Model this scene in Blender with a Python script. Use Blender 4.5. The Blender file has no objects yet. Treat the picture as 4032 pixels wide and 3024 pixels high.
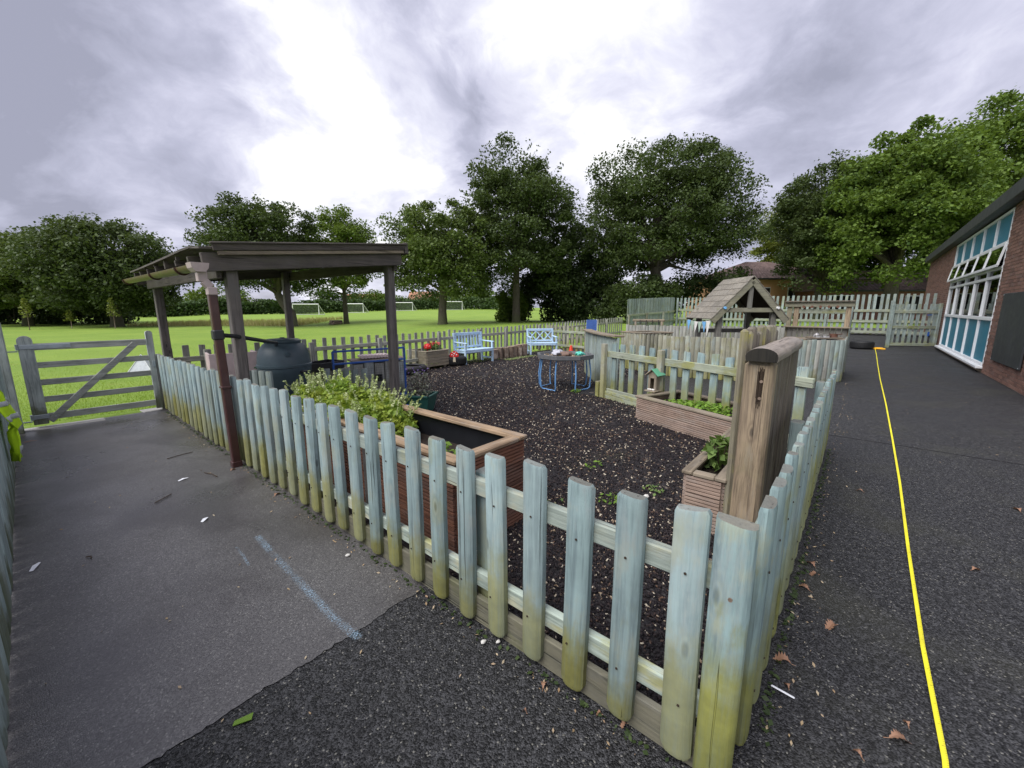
import bpy, math, random
import numpy as np
from mathutils import Matrix, Vector
R = math.radians
PI = math.pi
rnd = random.Random(7)
scene = bpy.context.scene
col = scene.collection

# ------------------------------------------------------------------ camera
# Site frame: +x runs along the school wall, +y runs along the front fence,
# the origin is the corner of the picket enclosure.  Metres.
CAM = (-1.251, -0.193, 1.5)
HEAD = R(40.2)
cam_d = bpy.data.cameras.new('camera')
cam = bpy.data.objects.new('camera', cam_d)
col.objects.link(cam)
cam.location = CAM
cam.rotation_euler = (R(90 - 10.416), 0, HEAD - R(90))
cam_d.sensor_width = 36
cam_d.lens = 14.387
cam_d.clip_start = 0.02
cam_d.clip_end = 3000
scene.camera = cam
scene.render.resolution_x = 1024
scene.render.resolution_y = 768
scene.cycles.max_bounces = 6
scene.cycles.diffuse_bounces = 3
scene.cycles.glossy_bounces = 2
scene.cycles.transparent_max_bounces = 6

# ------------------------------------------------------------------ light
scene.view_settings.view_transform = 'Standard'
scene.view_settings.look = 'None'
scene.view_settings.gamma = 1.0
scene.view_settings.exposure = 1.48
scene.view_settings.use_curve_mapping = False
SUN_AZ, SUN_EL = R(168), R(52)
sun_d = bpy.data.lights.new('sun', 'SUN')
sun_d.energy = 1.5
sun_d.angle = R(50)
sun_d.color = (1.0, 0.985, 0.96)
sun = bpy.data.objects.new('sun', sun_d)
col.objects.link(sun)
sdir = Vector((math.cos(SUN_AZ) * math.cos(SUN_EL), math.sin(SUN_AZ) * math.cos(SUN_EL), math.sin(SUN_EL)))
sun.rotation_euler = sdir.to_track_quat('Z', 'Y').to_euler()
sun.location = (0, 0, 30)


class NT:
    """small wrapper to write node trees compactly"""
    def __init__(self, tree):
        self.t = tree
        self.n = tree.nodes
        self.l = tree.links

    def new(self, typ, **kw):
        nd = self.n.new(typ)
        for k, v in kw.items():
            setattr(nd, k, v)
        return nd

    def put(self, sock, v):
        if isinstance(v, bpy.types.NodeSocket):
            self.l.new(v, sock)
        else:
            if isinstance(v, (tuple, list)) and len(v) == 3 and sock.type == 'RGBA':
                v = (*v, 1)
            sock.default_value = v

    def math(self, op, a, b=0.0, c=0.0, clamp=False):
        nd = self.new('ShaderNodeMath', operation=op, use_clamp=clamp)
        self.put(nd.inputs[0], a)
        self.put(nd.inputs[1], b)
        if op in ('MULTIPLY_ADD', 'SMOOTH_MIN'):
            self.put(nd.inputs[2], c)
        return nd.outputs[0]

    def vmath(self, op, a, b=(0, 0, 0)):
        nd = self.new('ShaderNodeVectorMath', operation=op)
        self.put(nd.inputs[0], a)
        if op == 'SCALE':
            self.put(nd.inputs[3], b)
        else:
            self.put(nd.inputs[1], b)
        return nd.outputs['Value'] if op in ('DOT_PRODUCT', 'LENGTH') else nd.outputs[0]

    def mix(self, fac, a, b, mode='MIX'):
        nd = self.new('ShaderNodeMix', data_type='RGBA', blend_type=mode)
        self.put(nd.inputs[0], fac)
        self.put(nd.inputs[6], a)
        self.put(nd.inputs[7], b)
        return nd.outputs[2]

    def ss(self, x, lo, hi, to0=0.0, to1=1.0):
        nd = self.new('ShaderNodeMapRange', interpolation_type='SMOOTHSTEP')
        self.put(nd.inputs[0], x)
        for i, v in enumerate((lo, hi, to0, to1)):
            self.put(nd.inputs[i + 1], v)
        return nd.outputs[0]

    def noise(self, vec, scale=5.0, detail=3.0, rough=0.55, dist=0.0, out=0):
        nd = self.new('ShaderNodeTexNoise')
        if vec is not None:
            self.put(nd.inputs['Vector'], vec)
        nd.inputs['Scale'].default_value = scale
        nd.inputs['Detail'].default_value = detail
        nd.inputs['Roughness'].default_value = rough
        nd.inputs['Distortion'].default_value = dist
        return nd.outputs[out]

    def voro(self, vec, scale=5.0, feature='F1', out='Distance', rand=1.0):
        nd = self.new('ShaderNodeTexVoronoi', feature=feature)
        if vec is not None:
            self.put(nd.inputs['Vector'], vec)
        nd.inputs['Scale'].default_value = scale
        nd.inputs['Randomness'].default_value = rand
        return nd.outputs[out]

    def ramp(self, fac, stops):
        nd = self.new('ShaderNodeValToRGB')
        cr = nd.color_ramp
        while len(cr.elements) < len(stops):
            cr.elements.new(0.5)
        for e, (p, c) in zip(cr.elements, stops):
            e.position = p
            e.color = (*c, 1) if len(c) == 3 else c
        self.put(nd.inputs[0], fac)
        return nd.outputs[0]

    def mapping(self, vec, scale=(1, 1, 1), loc=(0, 0, 0), rot=(0, 0, 0)):
        nd = self.new('ShaderNodeMapping')
        self.put(nd.inputs[0], vec)
        self.put(nd.inputs[1], loc)
        self.put(nd.inputs[2], rot)
        self.put(nd.inputs[3], scale)
        return nd.outputs[0]

    def sep(self, vec):
        nd = self.new('ShaderNodeSeparateXYZ')
        self.put(nd.inputs[0], vec)
        return nd.outputs

    def comb(self, x, y, z):
        nd = self.new('ShaderNodeCombineXYZ')
        for i, v in enumerate((x, y, z)):
            self.put(nd.inputs[i], v)
        return nd.outputs[0]

    def bump(self, h, strength=0.3, dist=0.01):
        nd = self.new('ShaderNodeBump')
        nd.inputs['Strength'].default_value = strength
        nd.inputs['Distance'].default_value = dist
        self.put(nd.inputs['Height'], h)
        return nd.outputs[0]


world = bpy.data.worlds.new('World')
scene.world = world
world.use_nodes = True
w = NT(world.node_tree)
w.n.clear()
sky = w.new('ShaderNodeTexSky', sky_type='NISHITA')
sky.sun_disc = False
sky.sun_elevation = SUN_EL
sky.sun_rotation = R(90) - SUN_AZ
sky.air_density = 1.2
sky.dust_density = 2.5
tc = w.new('ShaderNodeTexCoord')
d = w.vmath('NORMALIZE', tc.outputs['Generated'])
dx, dy, dz = w.sep(d)
den = w.math('ADD', w.math('MAXIMUM', dz, 0.0), 0.42)
cu = w.comb(w.math('DIVIDE', dx, den), w.math('DIVIDE', dy, den), 0.0)
cu = w.mapping(cu, loc=(3.7, 1.3, 0))
wob = w.noise(cu, 2.0, 3, 0.5, out=1)
cw = w.vmath('ADD', cu, w.vmath('SCALE', w.vmath('SUBTRACT', wob, (0.5, 0.5, 0.5)), 0.36))
big = w.noise(cw, 1.7, 8, 0.57)
fine = w.noise(cw, 4.4, 8, 0.6)
rag = w.noise(cw, 6.5, 6, 0.6, out=1)
cl = w.math('ADD', w.math('MULTIPLY', big, 0.86), w.math('MULTIPLY_ADD', fine, 0.52, -0.19))


def cloud_bank(vec, lo, hi, amt):
    """a bright break or a heavy bank of cloud in the given direction"""
    dd = w.vmath('DOT_PRODUCT', w.vmath('NORMALIZE', w.vmath('ADD', d, w.vmath('SCALE', w.vmath('ADD', w.vmath('SCALE', w.vmath('SUBTRACT', wob, (0.5, 0.5, 0.5)), 0.42), w.vmath('SCALE', w.vmath('SUBTRACT', rag, (0.5, 0.5, 0.5)), 0.28)), 1.0))), vec)
    return w.math('MULTIPLY', w.ss(dd, lo, hi), amt)


for vec, lo, hi, amt in [((0.387, 0.873, 0.297), 0.93, 1.0, 0.18), ((0.785, 0.409, 0.466), 0.955, 1.0, 0.21),
                         ((0.444, 0.759, 0.476), 0.96, 1.0, 0.12), ((0.64, 0.69, 0.33), 0.97, 1.0, 0.08),
                         ((0.70, 0.50, 0.51), 0.97, 1.0, 0.10),
                         ((0.20, 0.945, 0.262), 0.96, 1.0, 0.10),
                         ((0.122, 0.923, 0.365), 0.945, 0.99, -0.27), ((0.571, 0.703, 0.424), 0.984, 0.999, -0.17),
                         ((0.728, 0.561, 0.395), 0.985, 0.999, -0.15), ((0.155, 0.976, 0.155), 0.95, 1.0, -0.14), ((0.93, 0.0, 0.36), 0.90, 1.0, -0.08),
                         ((0.919, 0.215, 0.33), 0.93, 1.0, -0.06)]:
    cl = w.math('ADD', cl, cloud_bank(vec, lo, hi, amt))
ccol = w.ramp(cl, [(0.20, (0.36, 0.37, 0.475)), (0.36, (0.50, 0.51, 0.645)), (0.48, (0.65, 0.655, 0.805)),
                   (0.60, (0.83, 0.835, 0.96)), (0.71, (1.06, 1.06, 1.09))])
bg_sky = w.new('ShaderNodeBackground')
w.put(bg_sky.inputs[0], sky.outputs[0])
bg_sky.inputs[1].default_value = 0.05
bg_cl = w.new('ShaderNodeBackground')
w.put(bg_cl.inputs[0], ccol)
bg_cl.inputs[1].default_value = 0.385
mx = w.new('ShaderNodeMixShader')
cover = w.ss(w.math('ADD', fine, w.math('MULTIPLY', dz, 1.4)), 0.36, 0.58, 0.72, 0.97)
w.put(mx.inputs[0], cover)
w.l.new(bg_sky.outputs[0], mx.inputs[1])
w.l.new(bg_cl.outputs[0], mx.inputs[2])
wo = w.new('ShaderNodeOutputWorld')
w.l.new(mx.outputs[0], wo.inputs[0])

# ------------------------------------------------------------------ materials
M = {}


def newmat(name):
    m = bpy.data.materials.new(name)
    m.use_nodes = True
    t = NT(m.node_tree)
    t.n.clear()
    out = t.new('ShaderNodeOutputMaterial')
    M[name] = m
    return m, t, out


def principled(t, out, colr, rough=0.7, metal=0.0, normal=None, spec=0.4):
    b = t.new('ShaderNodeBsdfPrincipled')
    t.put(b.inputs['Base Color'], colr)
    t.put(b.inputs['Roughness'], rough)
    b.inputs['Metallic'].default_value = metal
    b.inputs['Specular IOR Level'].default_value = spec
    if normal is not None:
        t.put(b.inputs['Normal'], normal)
    t.l.new(b.outputs[0], out.inputs[0])
    return b


def wood(name, base, dark, axis='Z', algae=None, ah=0.22, aw=0.16, aamt=0.25, end=(0.125, 0.11, 0.088), rough=0.78, var=0.16, knots=0.6, patch=None, pamt=0.35):
    """weathered timber: grain along one axis, knots, blotchy paint, green algae low down and in patches"""
    m, t, out = newmat(name)
    tc = t.new('ShaderNodeTexCoord')
    oi = t.new('ShaderNodeObjectInfo')
    geo = t.new('ShaderNodeNewGeometry')
    off = t.math('MULTIPLY', oi.outputs['Random'], 53.0)
    ob = tc.outputs['Object']
    co = t.vmath('ADD', ob, t.comb(off, t.math('MULTIPLY', off, 0.37), t.math('MULTIPLY', off, 1.71)))
    k = {'Z': (1, 1, 0.05), 'X': (0.05, 1, 1), 'Y': (1, 0.05, 1)}[axis]
    gco = t.mapping(co, scale=k)
    wv = t.noise(t.mapping(co, scale=tuple(0.35 + 0.65 * v for v in k)), 3.0, 2, 0.5)
    gco2 = t.vmath('ADD', gco, t.vmath('SCALE', t.comb(wv, wv, wv), 0.03))
    g1 = t.noise(gco2, 85, 4, 0.65)
    g2 = t.noise(gco2, 24, 3, 0.6)
    g = t.math('ADD', t.math('MULTIPLY', g1, 0.5), t.math('MULTIPLY', g2, 0.5))
    c = t.mix(t.ss(g, 0.36, 0.58), dark, base)
    bl = t.noise(co, 4.5, 4, 0.6)
    kw = {'Z': (1, 1, 0.22), 'X': (0.22, 1, 1), 'Y': (1, 0.22, 1)}[axis]
    wn_ = t.noise(t.mapping(co, scale=kw), 13.0, 5, 0.7)
    lum = (base[0] + base[1] + base[2]) / 3
    worn = tuple(0.55 * v + 0.40 * lum for v in base)
    c = t.mix(t.math('MULTIPLY', t.ss(wn_, 0.50, 0.64), 0.75), c, worn)
    if patch is not None:
        c = t.mix(t.math('MULTIPLY', t.ss(t.math('ADD', t.math('MULTIPLY', bl, 0.6), t.math('MULTIPLY', wn_, 0.4)), 0.50, 0.60), pamt), c, patch)
    crk = t.noise(t.mapping(gco2, scale={'Z': (1, 1, 0.3), 'X': (0.3, 1, 1), 'Y': (1, 0.3, 1)}[axis]), 60, 2, 0.5)
    c = t.mix(t.math('MULTIPLY', t.ss(crk, 0.675, 0.71), 0.75), c, tuple(v * 0.3 for v in dark))
    if knots:
        kc = t.mapping(co, scale={'Z': (1, 1, 0.35), 'X': (0.35, 1, 1), 'Y': (1, 0.35, 1)}[axis])
        kd = t.voro(kc, 9.0)
        c = t.mix(t.math('MULTIPLY', t.ss(kd, 0.13, 0.05), knots), c, tuple(v * 0.38 for v in dark))
        ring = t.math('MULTIPLY', t.ss(kd, 0.28, 0.19), t.ss(kd, 0.13, 0.18))
        c = t.mix(t.math('MULTIPLY', ring, knots * 0.5), c, dark)
    if algae is not None:
        z = t.sep(ob)[2]
        an = t.noise(co, 7.0, 4, 0.6)
        lim = t.math('ADD', t.math('MULTIPLY', t.math('SUBTRACT', t.math('ADD', t.math('MULTIPLY', an, 0.5), t.math('MULTIPLY', wn_, 0.5)), 0.5), 0.75), t.math('MULTIPLY_ADD', oi.outputs['Random'], 0.26, ah - 0.13))
        dz_ = t.math('SUBTRACT', lim, z)
        lo = t.ss(dz_, -aw * 0.5, aw * 0.5)
        pt = t.math('MULTIPLY', t.ss(t.math('ADD', t.math('MULTIPLY', t.noise(co, 3.1, 4, 0.6), 0.6), t.math('MULTIPLY', wn_, 0.4)), 0.50, 0.62), aamt)
        gcol = t.mix(t.noise(co, 16, 3, 0.6), tuple(v * 0.55 for v in algae), tuple(v * 1.25 for v in algae))
        c = t.mix(t.math('MULTIPLY', t.math('MAXIMUM', t.math('MULTIPLY', lo, 0.95), pt), t.ss(g, 0.3, 0.56, 0.68, 1.0)), c, gcol)
    if end is not None and axis == 'Z':
        nz = t.sep(geo.outputs['True Normal'])[2]
        rings = t.noise(t.mapping(co, scale=(1, 1, 0.02)), 120, 3, 0.6)
        ec = t.mix(rings, tuple(v * 0.55 for v in end), tuple(v * 1.6 for v in end))
        c = t.mix(t.math('MULTIPLY', t.ss(nz, 0.5, 0.8), 0.85), c, ec)
    rnd2 = t.math('FRACT', t.math('MULTIPLY', oi.outputs['Random'], 17.3))
    c = t.mix(t.math('MULTIPLY', rnd2, 0.35), c, worn)
    br = t.math('MULTIPLY_ADD', oi.outputs['Random'], var * 2, 1 - var)
    br = t.math('MULTIPLY', br, t.ss(bl, 0.25, 0.75, 0.84, 1.12))
    c = t.mix(1.0, c, t.comb(br, br, br), 'MULTIPLY')
    principled(t, out, c, rough, normal=t.bump(t.math('ADD', g, t.math('MULTIPLY', t.ss(crk, 0.66, 0.72), -1.2)), 0.8, 0.006), spec=0.3)
    return m


def plain(name, base, rough=0.5, metal=0.0, var=0.12, nscale=14, bump=0.1, spec=0.4, dirt=None, damt=0.4):
    m, t, out = newmat(name)
    tc = t.new('ShaderNodeTexCoord')
    n1 = t.noise(tc.outputs['Object'], nscale, 4, 0.6)
    f = t.ss(n1, 0.25, 0.75, 1 - var, 1 + var)
    c = t.mix(1.0, base, t.comb(f, f, f), 'MULTIPLY')
    if dirt is not None:
        n2 = t.noise(tc.outputs['Object'], nscale * 0.4, 5, 0.65)
        c = t.mix(t.math('MULTIPLY', t.ss(n2, 0.48, 0.68), damt), c, dirt)
    principled(t, out, c, t.ss(n1, 0.2, 0.8, rough * 0.85, min(1, rough * 1.15)), metal, t.bump(n1, bump, 0.004), spec)
    return m


def leafmat(name, c1, c2, c3, trans=0.3, nscale=0.55):
    m, t, out = newmat(name)
    geo = t.new('ShaderNodeNewGeometry')
    rp = geo.outputs['Random Per Island']
    n1 = t.noise(geo.outputs['Position'], nscale, 3, 0.6)
    c = t.mix(rp, c1, c2)
    c = t.mix(t.ss(n1, 0.42, 0.66), c, c3)
    df = t.new('ShaderNodeBsdfPrincipled')
    t.put(df.inputs['Base Color'], c)
    df.inputs['Roughness'].default_value = 0.55
    df.inputs['Specular IOR Level'].default_value = 0.25
    tr = t.new('ShaderNodeBsdfTranslucent')
    t.put(tr.inputs[0], t.mix(0.35, c, (c2[0] * 1.6, c2[1] * 1.5, c2[2] * 0.5)))
    mxs = t.new('ShaderNodeMixShader')
    mxs.inputs[0].default_value = trans
    t.l.new(df.outputs[0], mxs.inputs[1])
    t.l.new(tr.outputs[0], mxs.inputs[2])
    t.l.new(mxs.outputs[0], out.inputs[0])
    return m


ALG = (0.25, 0.235, 0.05)
wood('picket_paint', (0.275, 0.37, 0.37), (0.165, 0.225, 0.235), 'Z', ALG, 0.27, 0.26, 0.34, patch=(0.27, 0.275, 0.21), pamt=0.35, knots=0.8)
wood('picket_green', (0.26, 0.36, 0.36), (0.15, 0.205, 0.215), 'Z', (0.24, 0.24, 0.045), 0.40, 0.34, 0.6, patch=(0.30, 0.31, 0.2), pamt=0.5)
wood('picket_left', (0.34, 0.42, 0.425), (0.19, 0.25, 0.26), 'Z', (0.07, 0.08, 0.03), 0.14, 0.2, 0.1)
wood('rail_paint', (0.33, 0.385, 0.335), (0.20, 0.24, 0.21), 'X', (0.28, 0.28, 0.09), -1, 0.2, 0.75, end=None, patch=(0.38, 0.35, 0.22), pamt=0.6)
wood('kick_board', (0.15, 0.14, 0.10), (0.08, 0.08, 0.06), 'X', (0.10, 0.11, 0.03), -1, 0.2, 0.6, end=None)
wood('grey_picket', (0.38, 0.38, 0.335), (0.21, 0.205, 0.175), 'Z', (0.16, 0.16, 0.05), 0.15, 0.3, 0.3, patch=(0.19, 0.24, 0.235), pamt=0.4)
wood('grey_rail', (0.40, 0.40, 0.33), (0.22, 0.22, 0.18), 'X', (0.17, 0.17, 0.06), -1, 0.3, 0.35, end=None)
wood('pale_picket', (0.31, 0.30, 0.22), (0.17, 0.165, 0.12), 'Z', (0.26, 0.25, 0.06), 0.3, 0.4, 0.6, var=0.22, patch=(0.27, 0.32, 0.31), pamt=0.6)
wood('sea_picket', (0.27, 0.33, 0.31), (0.16, 0.195, 0.18), 'Z', (0.22, 0.22, 0.06), 0.1, 0.4, 0.5, var=0.2)
wood('sea_rail', (0.31, 0.34, 0.26), (0.19, 0.21, 0.16), 'X', (0.26, 0.26, 0.07), -1, 0.3, 0.8, end=None)
wood('shed_dark', (0.15, 0.132, 0.122), (0.07, 0.062, 0.058), 'Z', end=None, var=0.1, knots=0.8, patch=(0.11, 0.10, 0.095), pamt=0.6)
wood('shed_beam', (0.105, 0.088, 0.078), (0.048, 0.04, 0.036), 'X', (0.10, 0.095, 0.05), -1, 0.2, 0.35, end=None, var=0.1)
wood('shed_beam_y', (0.105, 0.088, 0.078), (0.048, 0.04, 0.036), 'Y', (0.10, 0.095, 0.05), -1, 0.2, 0.35, end=None, var=0.1)
wood('gate_wood', (0.38, 0.395, 0.355), (0.20, 0.21, 0.19), 'X', end=None, var=0.08)
wood('gate_stile', (0.40, 0.44, 0.42), (0.22, 0.25, 0.24), 'Z', (0.10, 0.11, 0.05), 0.1, 0.2, 0.2, var=0.08)
wood('sleeper', (0.34, 0.255, 0.16), (0.095, 0.062, 0.04), 'Z', (0.25, 0.23, 0.10), -1, 0.2, 0.25, var=0.05, knots=0.9)
wood('sleeper_dark', (0.16, 0.135, 0.105), (0.065, 0.052, 0.042), 'Z', (0.15, 0.15, 0.05), -1, 0.2, 0.2, var=0.15, knots=0.9)
wood('log_cap', (0.28, 0.235, 0.20), (0.11, 0.09, 0.075), 'X', end=None, var=0.05)
wood('log_end', (0.03, 0.026, 0.02), (0.010, 0.009, 0.008), 'Z', (0.10, 0.11, 0.05), -1, 0.2, 0.3, end=None)
wood('mossy_post', (0.27, 0.24, 0.16), (0.15, 0.13, 0.09), 'Z', (0.36, 0.32, 0.07), 0.1, 0.3, 1.0, var=0.08)
wood('deck_red', (0.22, 0.098, 0.060), (0.115, 0.05, 0.033), 'X', end=None, var=0.14, knots=0.5)
wood('deck_pink', (0.36, 0.26, 0.205), (0.23, 0.16, 0.125), 'X', (0.2, 0.18, 0.1), -1, 0.2, 0.12, end=None, var=0.12, knots=0.5)
wood('deck_tan', (0.36, 0.31, 0.22), (0.22, 0.185, 0.13), 'X', end=None, var=0.1, knots=0.4)
wood('rim_brown', (0.34, 0.24, 0.15), (0.15, 0.095, 0.055), 'X', end=None, var=0.08, knots=0.7)
wood('rim_grey', (0.26, 0.21, 0.15), (0.15, 0.12, 0.09), 'X', (0.2, 0.19, 0.07), -1, 0.2, 0.3, end=None, var=0.08)
wood('hut_wood', (0.21, 0.20, 0.175), (0.12, 0.115, 0.10), 'Z', end=None, var=0.08)
wood('hut_roof', (0.25, 0.225, 0.185), (0.12, 0.105, 0.085), 'X', end=None, var=0.14, knots=0.3)
wood('hut_barge', (0.27, 0.255, 0.18), (0.17, 0.16, 0.115), 'X', (0.26, 0.26, 0.12), -1, 0.2, 0.4, end=None, var=0.06)
wood('bench_blue', (0.46, 0.64, 0.82), (0.38, 0.55, 0.73), 'X', end=None, var=0.05, knots=0.0)
wood('bird_wood', (0.30, 0.25, 0.18), (0.17, 0.13, 0.09), 'Z', end=None, var=0.05)
wood('bark', (0.12, 0.10, 0.078), (0.05, 0.042, 0.033), 'Z', (0.09, 0.1, 0.04), 0.6, 0.8, 0.3, end=None, rough=0.9, knots=0.3)
wood('stump_bark', (0.26, 0.19, 0.145), (0.11, 0.07, 0.05), 'Z', end=(0.34, 0.27, 0.19), rough=0.9, var=0.2, patch=(0.40, 0.34, 0.28), pamt=0.7)

plain('metal_zinc', (0.36, 0.40, 0.43), 0.45, 0.7)
plain('screw', (0.30, 0.22, 0.17), 0.5, 0.6)
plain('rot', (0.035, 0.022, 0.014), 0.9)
plain('pipe_brown', (0.062, 0.026, 0.024), 0.32, var=0.08, dirt=(0.12, 0.07, 0.065), damt=0.25)
plain('pipe_pale', (0.40, 0.32, 0.31), 0.5, var=0.1)
plain('gutter', (0.105, 0.062, 0.035), 0.4, var=0.1, dirt=(0.10, 0.09, 0.045), damt=0.7)
plain('black_plastic', (0.022, 0.023, 0.026), 0.4)
plain('butt_plastic', (0.060, 0.090, 0.105), 0.42, var=0.10, dirt=(0.075, 0.095, 0.10), damt=0.4)
plain('rubber_tyre', (0.012, 0.012, 0.013), 0.6, bump=0.3)
plain('liner', (0.012, 0.013, 0.016), 0.35, nscale=6, bump=0.9)
plain('soil', (0.022, 0.015, 0.011), 0.95, nscale=40, bump=1.0, var=0.5)
plain('tray_grey', (0.115, 0.118, 0.124), 0.45)
plain('tube_blue', (0.14, 0.31, 0.58), 0.4)
plain('frame_blue', (0.030, 0.10, 0.36), 0.4)
plain('wire', (0.13, 0.14, 0.14), 0.5, 0.5)
plain('white_paint', (0.78, 0.78, 0.78), 0.4, var=0.04)
plain('upvc', (0.74, 0.75, 0.77), 0.35, var=0.04, bump=0.02)
plain('panel_teal', (0.022, 0.170, 0.250), 0.55, var=0.10, nscale=3, bump=0.02, dirt=(0.06, 0.21, 0.28), damt=0.4)
plain('fascia', (0.035, 0.040, 0.036), 0.6, nscale=5)
plain('chalkboard', (0.030, 0.033, 0.037), 0.55, nscale=5, dirt=(0.05, 0.055, 0.06), damt=0.5)
plain('pink_board', (0.68, 0.55, 0.52), 0.5, nscale=5, dirt=(0.4, 0.32, 0.30), damt=0.4)
plain('green_plastic', (0.03, 0.16, 0.055), 0.4)
plain('pot_green', (0.022, 0.085, 0.070), 0.4)
plain('crate_blue', (0.02, 0.06, 0.17), 0.4)
plain('tape_yellow', (0.74, 0.67, 0.03), 0.6, var=0.10, nscale=5, dirt=(0.5, 0.42, 0.05), damt=0.4, spec=0.25)
plain('tape_orange', (0.83, 0.42, 0.02), 0.45)
plain('tape_ink', (0.06, 0.05, 0.02), 0.6)
plain('red_gloss', (0.62, 0.025, 0.02), 0.35)
plain('cone_red', (0.70, 0.06, 0.025), 0.5)
plain('cream', (0.66, 0.56, 0.40), 0.6)
plain('hivis', (0.52, 0.80, 0.015), 0.7, nscale=9, var=0.12)
plain('reflective', (0.46, 0.48, 0.50), 0.35)
plain('steel', (0.55, 0.53, 0.50), 0.3, 0.9)
plain('copper_brown', (0.20, 0.10, 0.07), 0.4, 0.6)
plain('sign_blue', (0.075, 0.16, 0.45), 0.5)
plain('bunting_blue', (0.18, 0.45, 0.78), 0.8)
plain('bunting_green', (0.40, 0.52, 0.42), 0.8)
plain('bunting_white', (0.72, 0.70, 0.66), 0.8)
plain('roof_green', (0.10, 0.33, 0.20), 0.6, dirt=(0.2, 0.25, 0.15), damt=0.5)
plain('toy_teal', (0.14, 0.62, 0.50), 0.6)
plain('toy_brown', (0.17, 0.11, 0.085), 0.8)
plain('toy_grey', (0.42, 0.42, 0.46), 0.8)
plain('sand', (0.40, 0.33, 0.24), 0.9, nscale=60, var=0.5)
plain('stone_white', (0.62, 0.60, 0.56), 0.7)
plain('dark_hole', (0.008, 0.008, 0.008), 0.95)
plain('concrete', (0.30, 0.29, 0.28), 0.85, nscale=20, bump=0.4)
plain('mat_green', (0.10, 0.13, 0.035), 0.95, nscale=60, var=0.4)
plain('interior', (0.035, 0.035, 0.035), 0.9)
plain('sheet_white', (0.52, 0.54, 0.58), 0.6)
plain('stick_white', (0.75, 0.76, 0.80), 0.5)
plain('twig', (0.06, 0.042, 0.03), 0.9)
plain('gravel_plinth', (0.33, 0.25, 0.18), 0.9, nscale=30, bump=0.5)
plain('house_buff', (0.52, 0.29, 0.16), 0.9, nscale=30, var=0.25)
plain('house_red', (0.25, 0.125, 0.088), 0.9, nscale=30, var=0.25)
plain('house_pale', (0.48, 0.44, 0.40), 0.9)
plain('roof_slate', (0.16, 0.16, 0.17), 0.8)
plain('roof_orange', (0.36, 0.18, 0.11), 0.85)
plain('net', (0.15, 0.17, 0.17), 0.8)

leafmat('leaf_oak', (0.032, 0.054, 0.017), (0.100, 0.138, 0.044), (0.066, 0.096, 0.030), 0.26)
leafmat('leaf_mid', (0.046, 0.078, 0.020), (0.135, 0.180, 0.048), (0.100, 0.145, 0.036), 0.27)
leafmat('leaf_light', (0.065, 0.124, 0.023), (0.156, 0.215, 0.039), (0.117, 0.176, 0.031), 0.3)
leafmat('leaf_maple', (0.050, 0.095, 0.022), (0.170, 0.250, 0.046), (0.125, 0.190, 0.034), 0.3)
leafmat('leaf_yellow', (0.091, 0.130, 0.023), (0.221, 0.247, 0.046), (0.156, 0.189, 0.034), 0.3)
leafmat('leaf_dark', (0.024, 0.042, 0.015), (0.062, 0.090, 0.030), (0.040, 0.062, 0.020), 0.2)
leafmat('leaf_hedge', (0.034, 0.065, 0.021), (0.081, 0.130, 0.036), (0.052, 0.094, 0.026), 0.2, 0.2)
leafmat('leaf_mint', (0.10, 0.18, 0.028), (0.28, 0.40, 0.065), (0.30, 0.35, 0.055), 0.35, 5)
leafmat('spike_cream', (0.26, 0.34, 0.12), (0.55, 0.58, 0.34), (0.34, 0.42, 0.17), 0.2, 5)
leafmat('leaf_salad', (0.10, 0.20, 0.03), (0.22, 0.36, 0.05), (0.2, 0.32, 0.05), 0.35, 5)
leafmat('leaf_bush', (0.08, 0.15, 0.04), (0.18, 0.27, 0.08), (0.15, 0.22, 0.06), 0.3, 5)
leafmat('leaf_lav', (0.16, 0.19, 0.13), (0.27, 0.29, 0.22), (0.24, 0.22, 0.22), 0.2, 5)
leafmat('petal_red', (0.55, 0.04, 0.04), (0.75, 0.12, 0.12), (0.6, 0.06, 0.1), 0.2, 5)
leafmat('petal_purple', (0.22, 0.14, 0.42), (0.34, 0.24, 0.55), (0.3, 0.2, 0.5), 0.2, 5)
leafmat('leaf_dead', (0.24, 0.12, 0.075), (0.34, 0.20, 0.13), (0.29, 0.16, 0.10), 0.1, 9)
leafmat('litter', (0.25, 0.15, 0.09), (0.55, 0.47, 0.33), (0.34, 0.24, 0.13), 0.1, 9)
leafmat('grass_blade', (0.17, 0.27, 0.035), (0.32, 0.44, 0.07), (0.26, 0.37, 0.055), 0.3, 1.0)
leafmat('grass_dry', (0.28, 0.25, 0.11), (0.46, 0.40, 0.20), (0.30, 0.33, 0.10), 0.25, 1.0)


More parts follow.
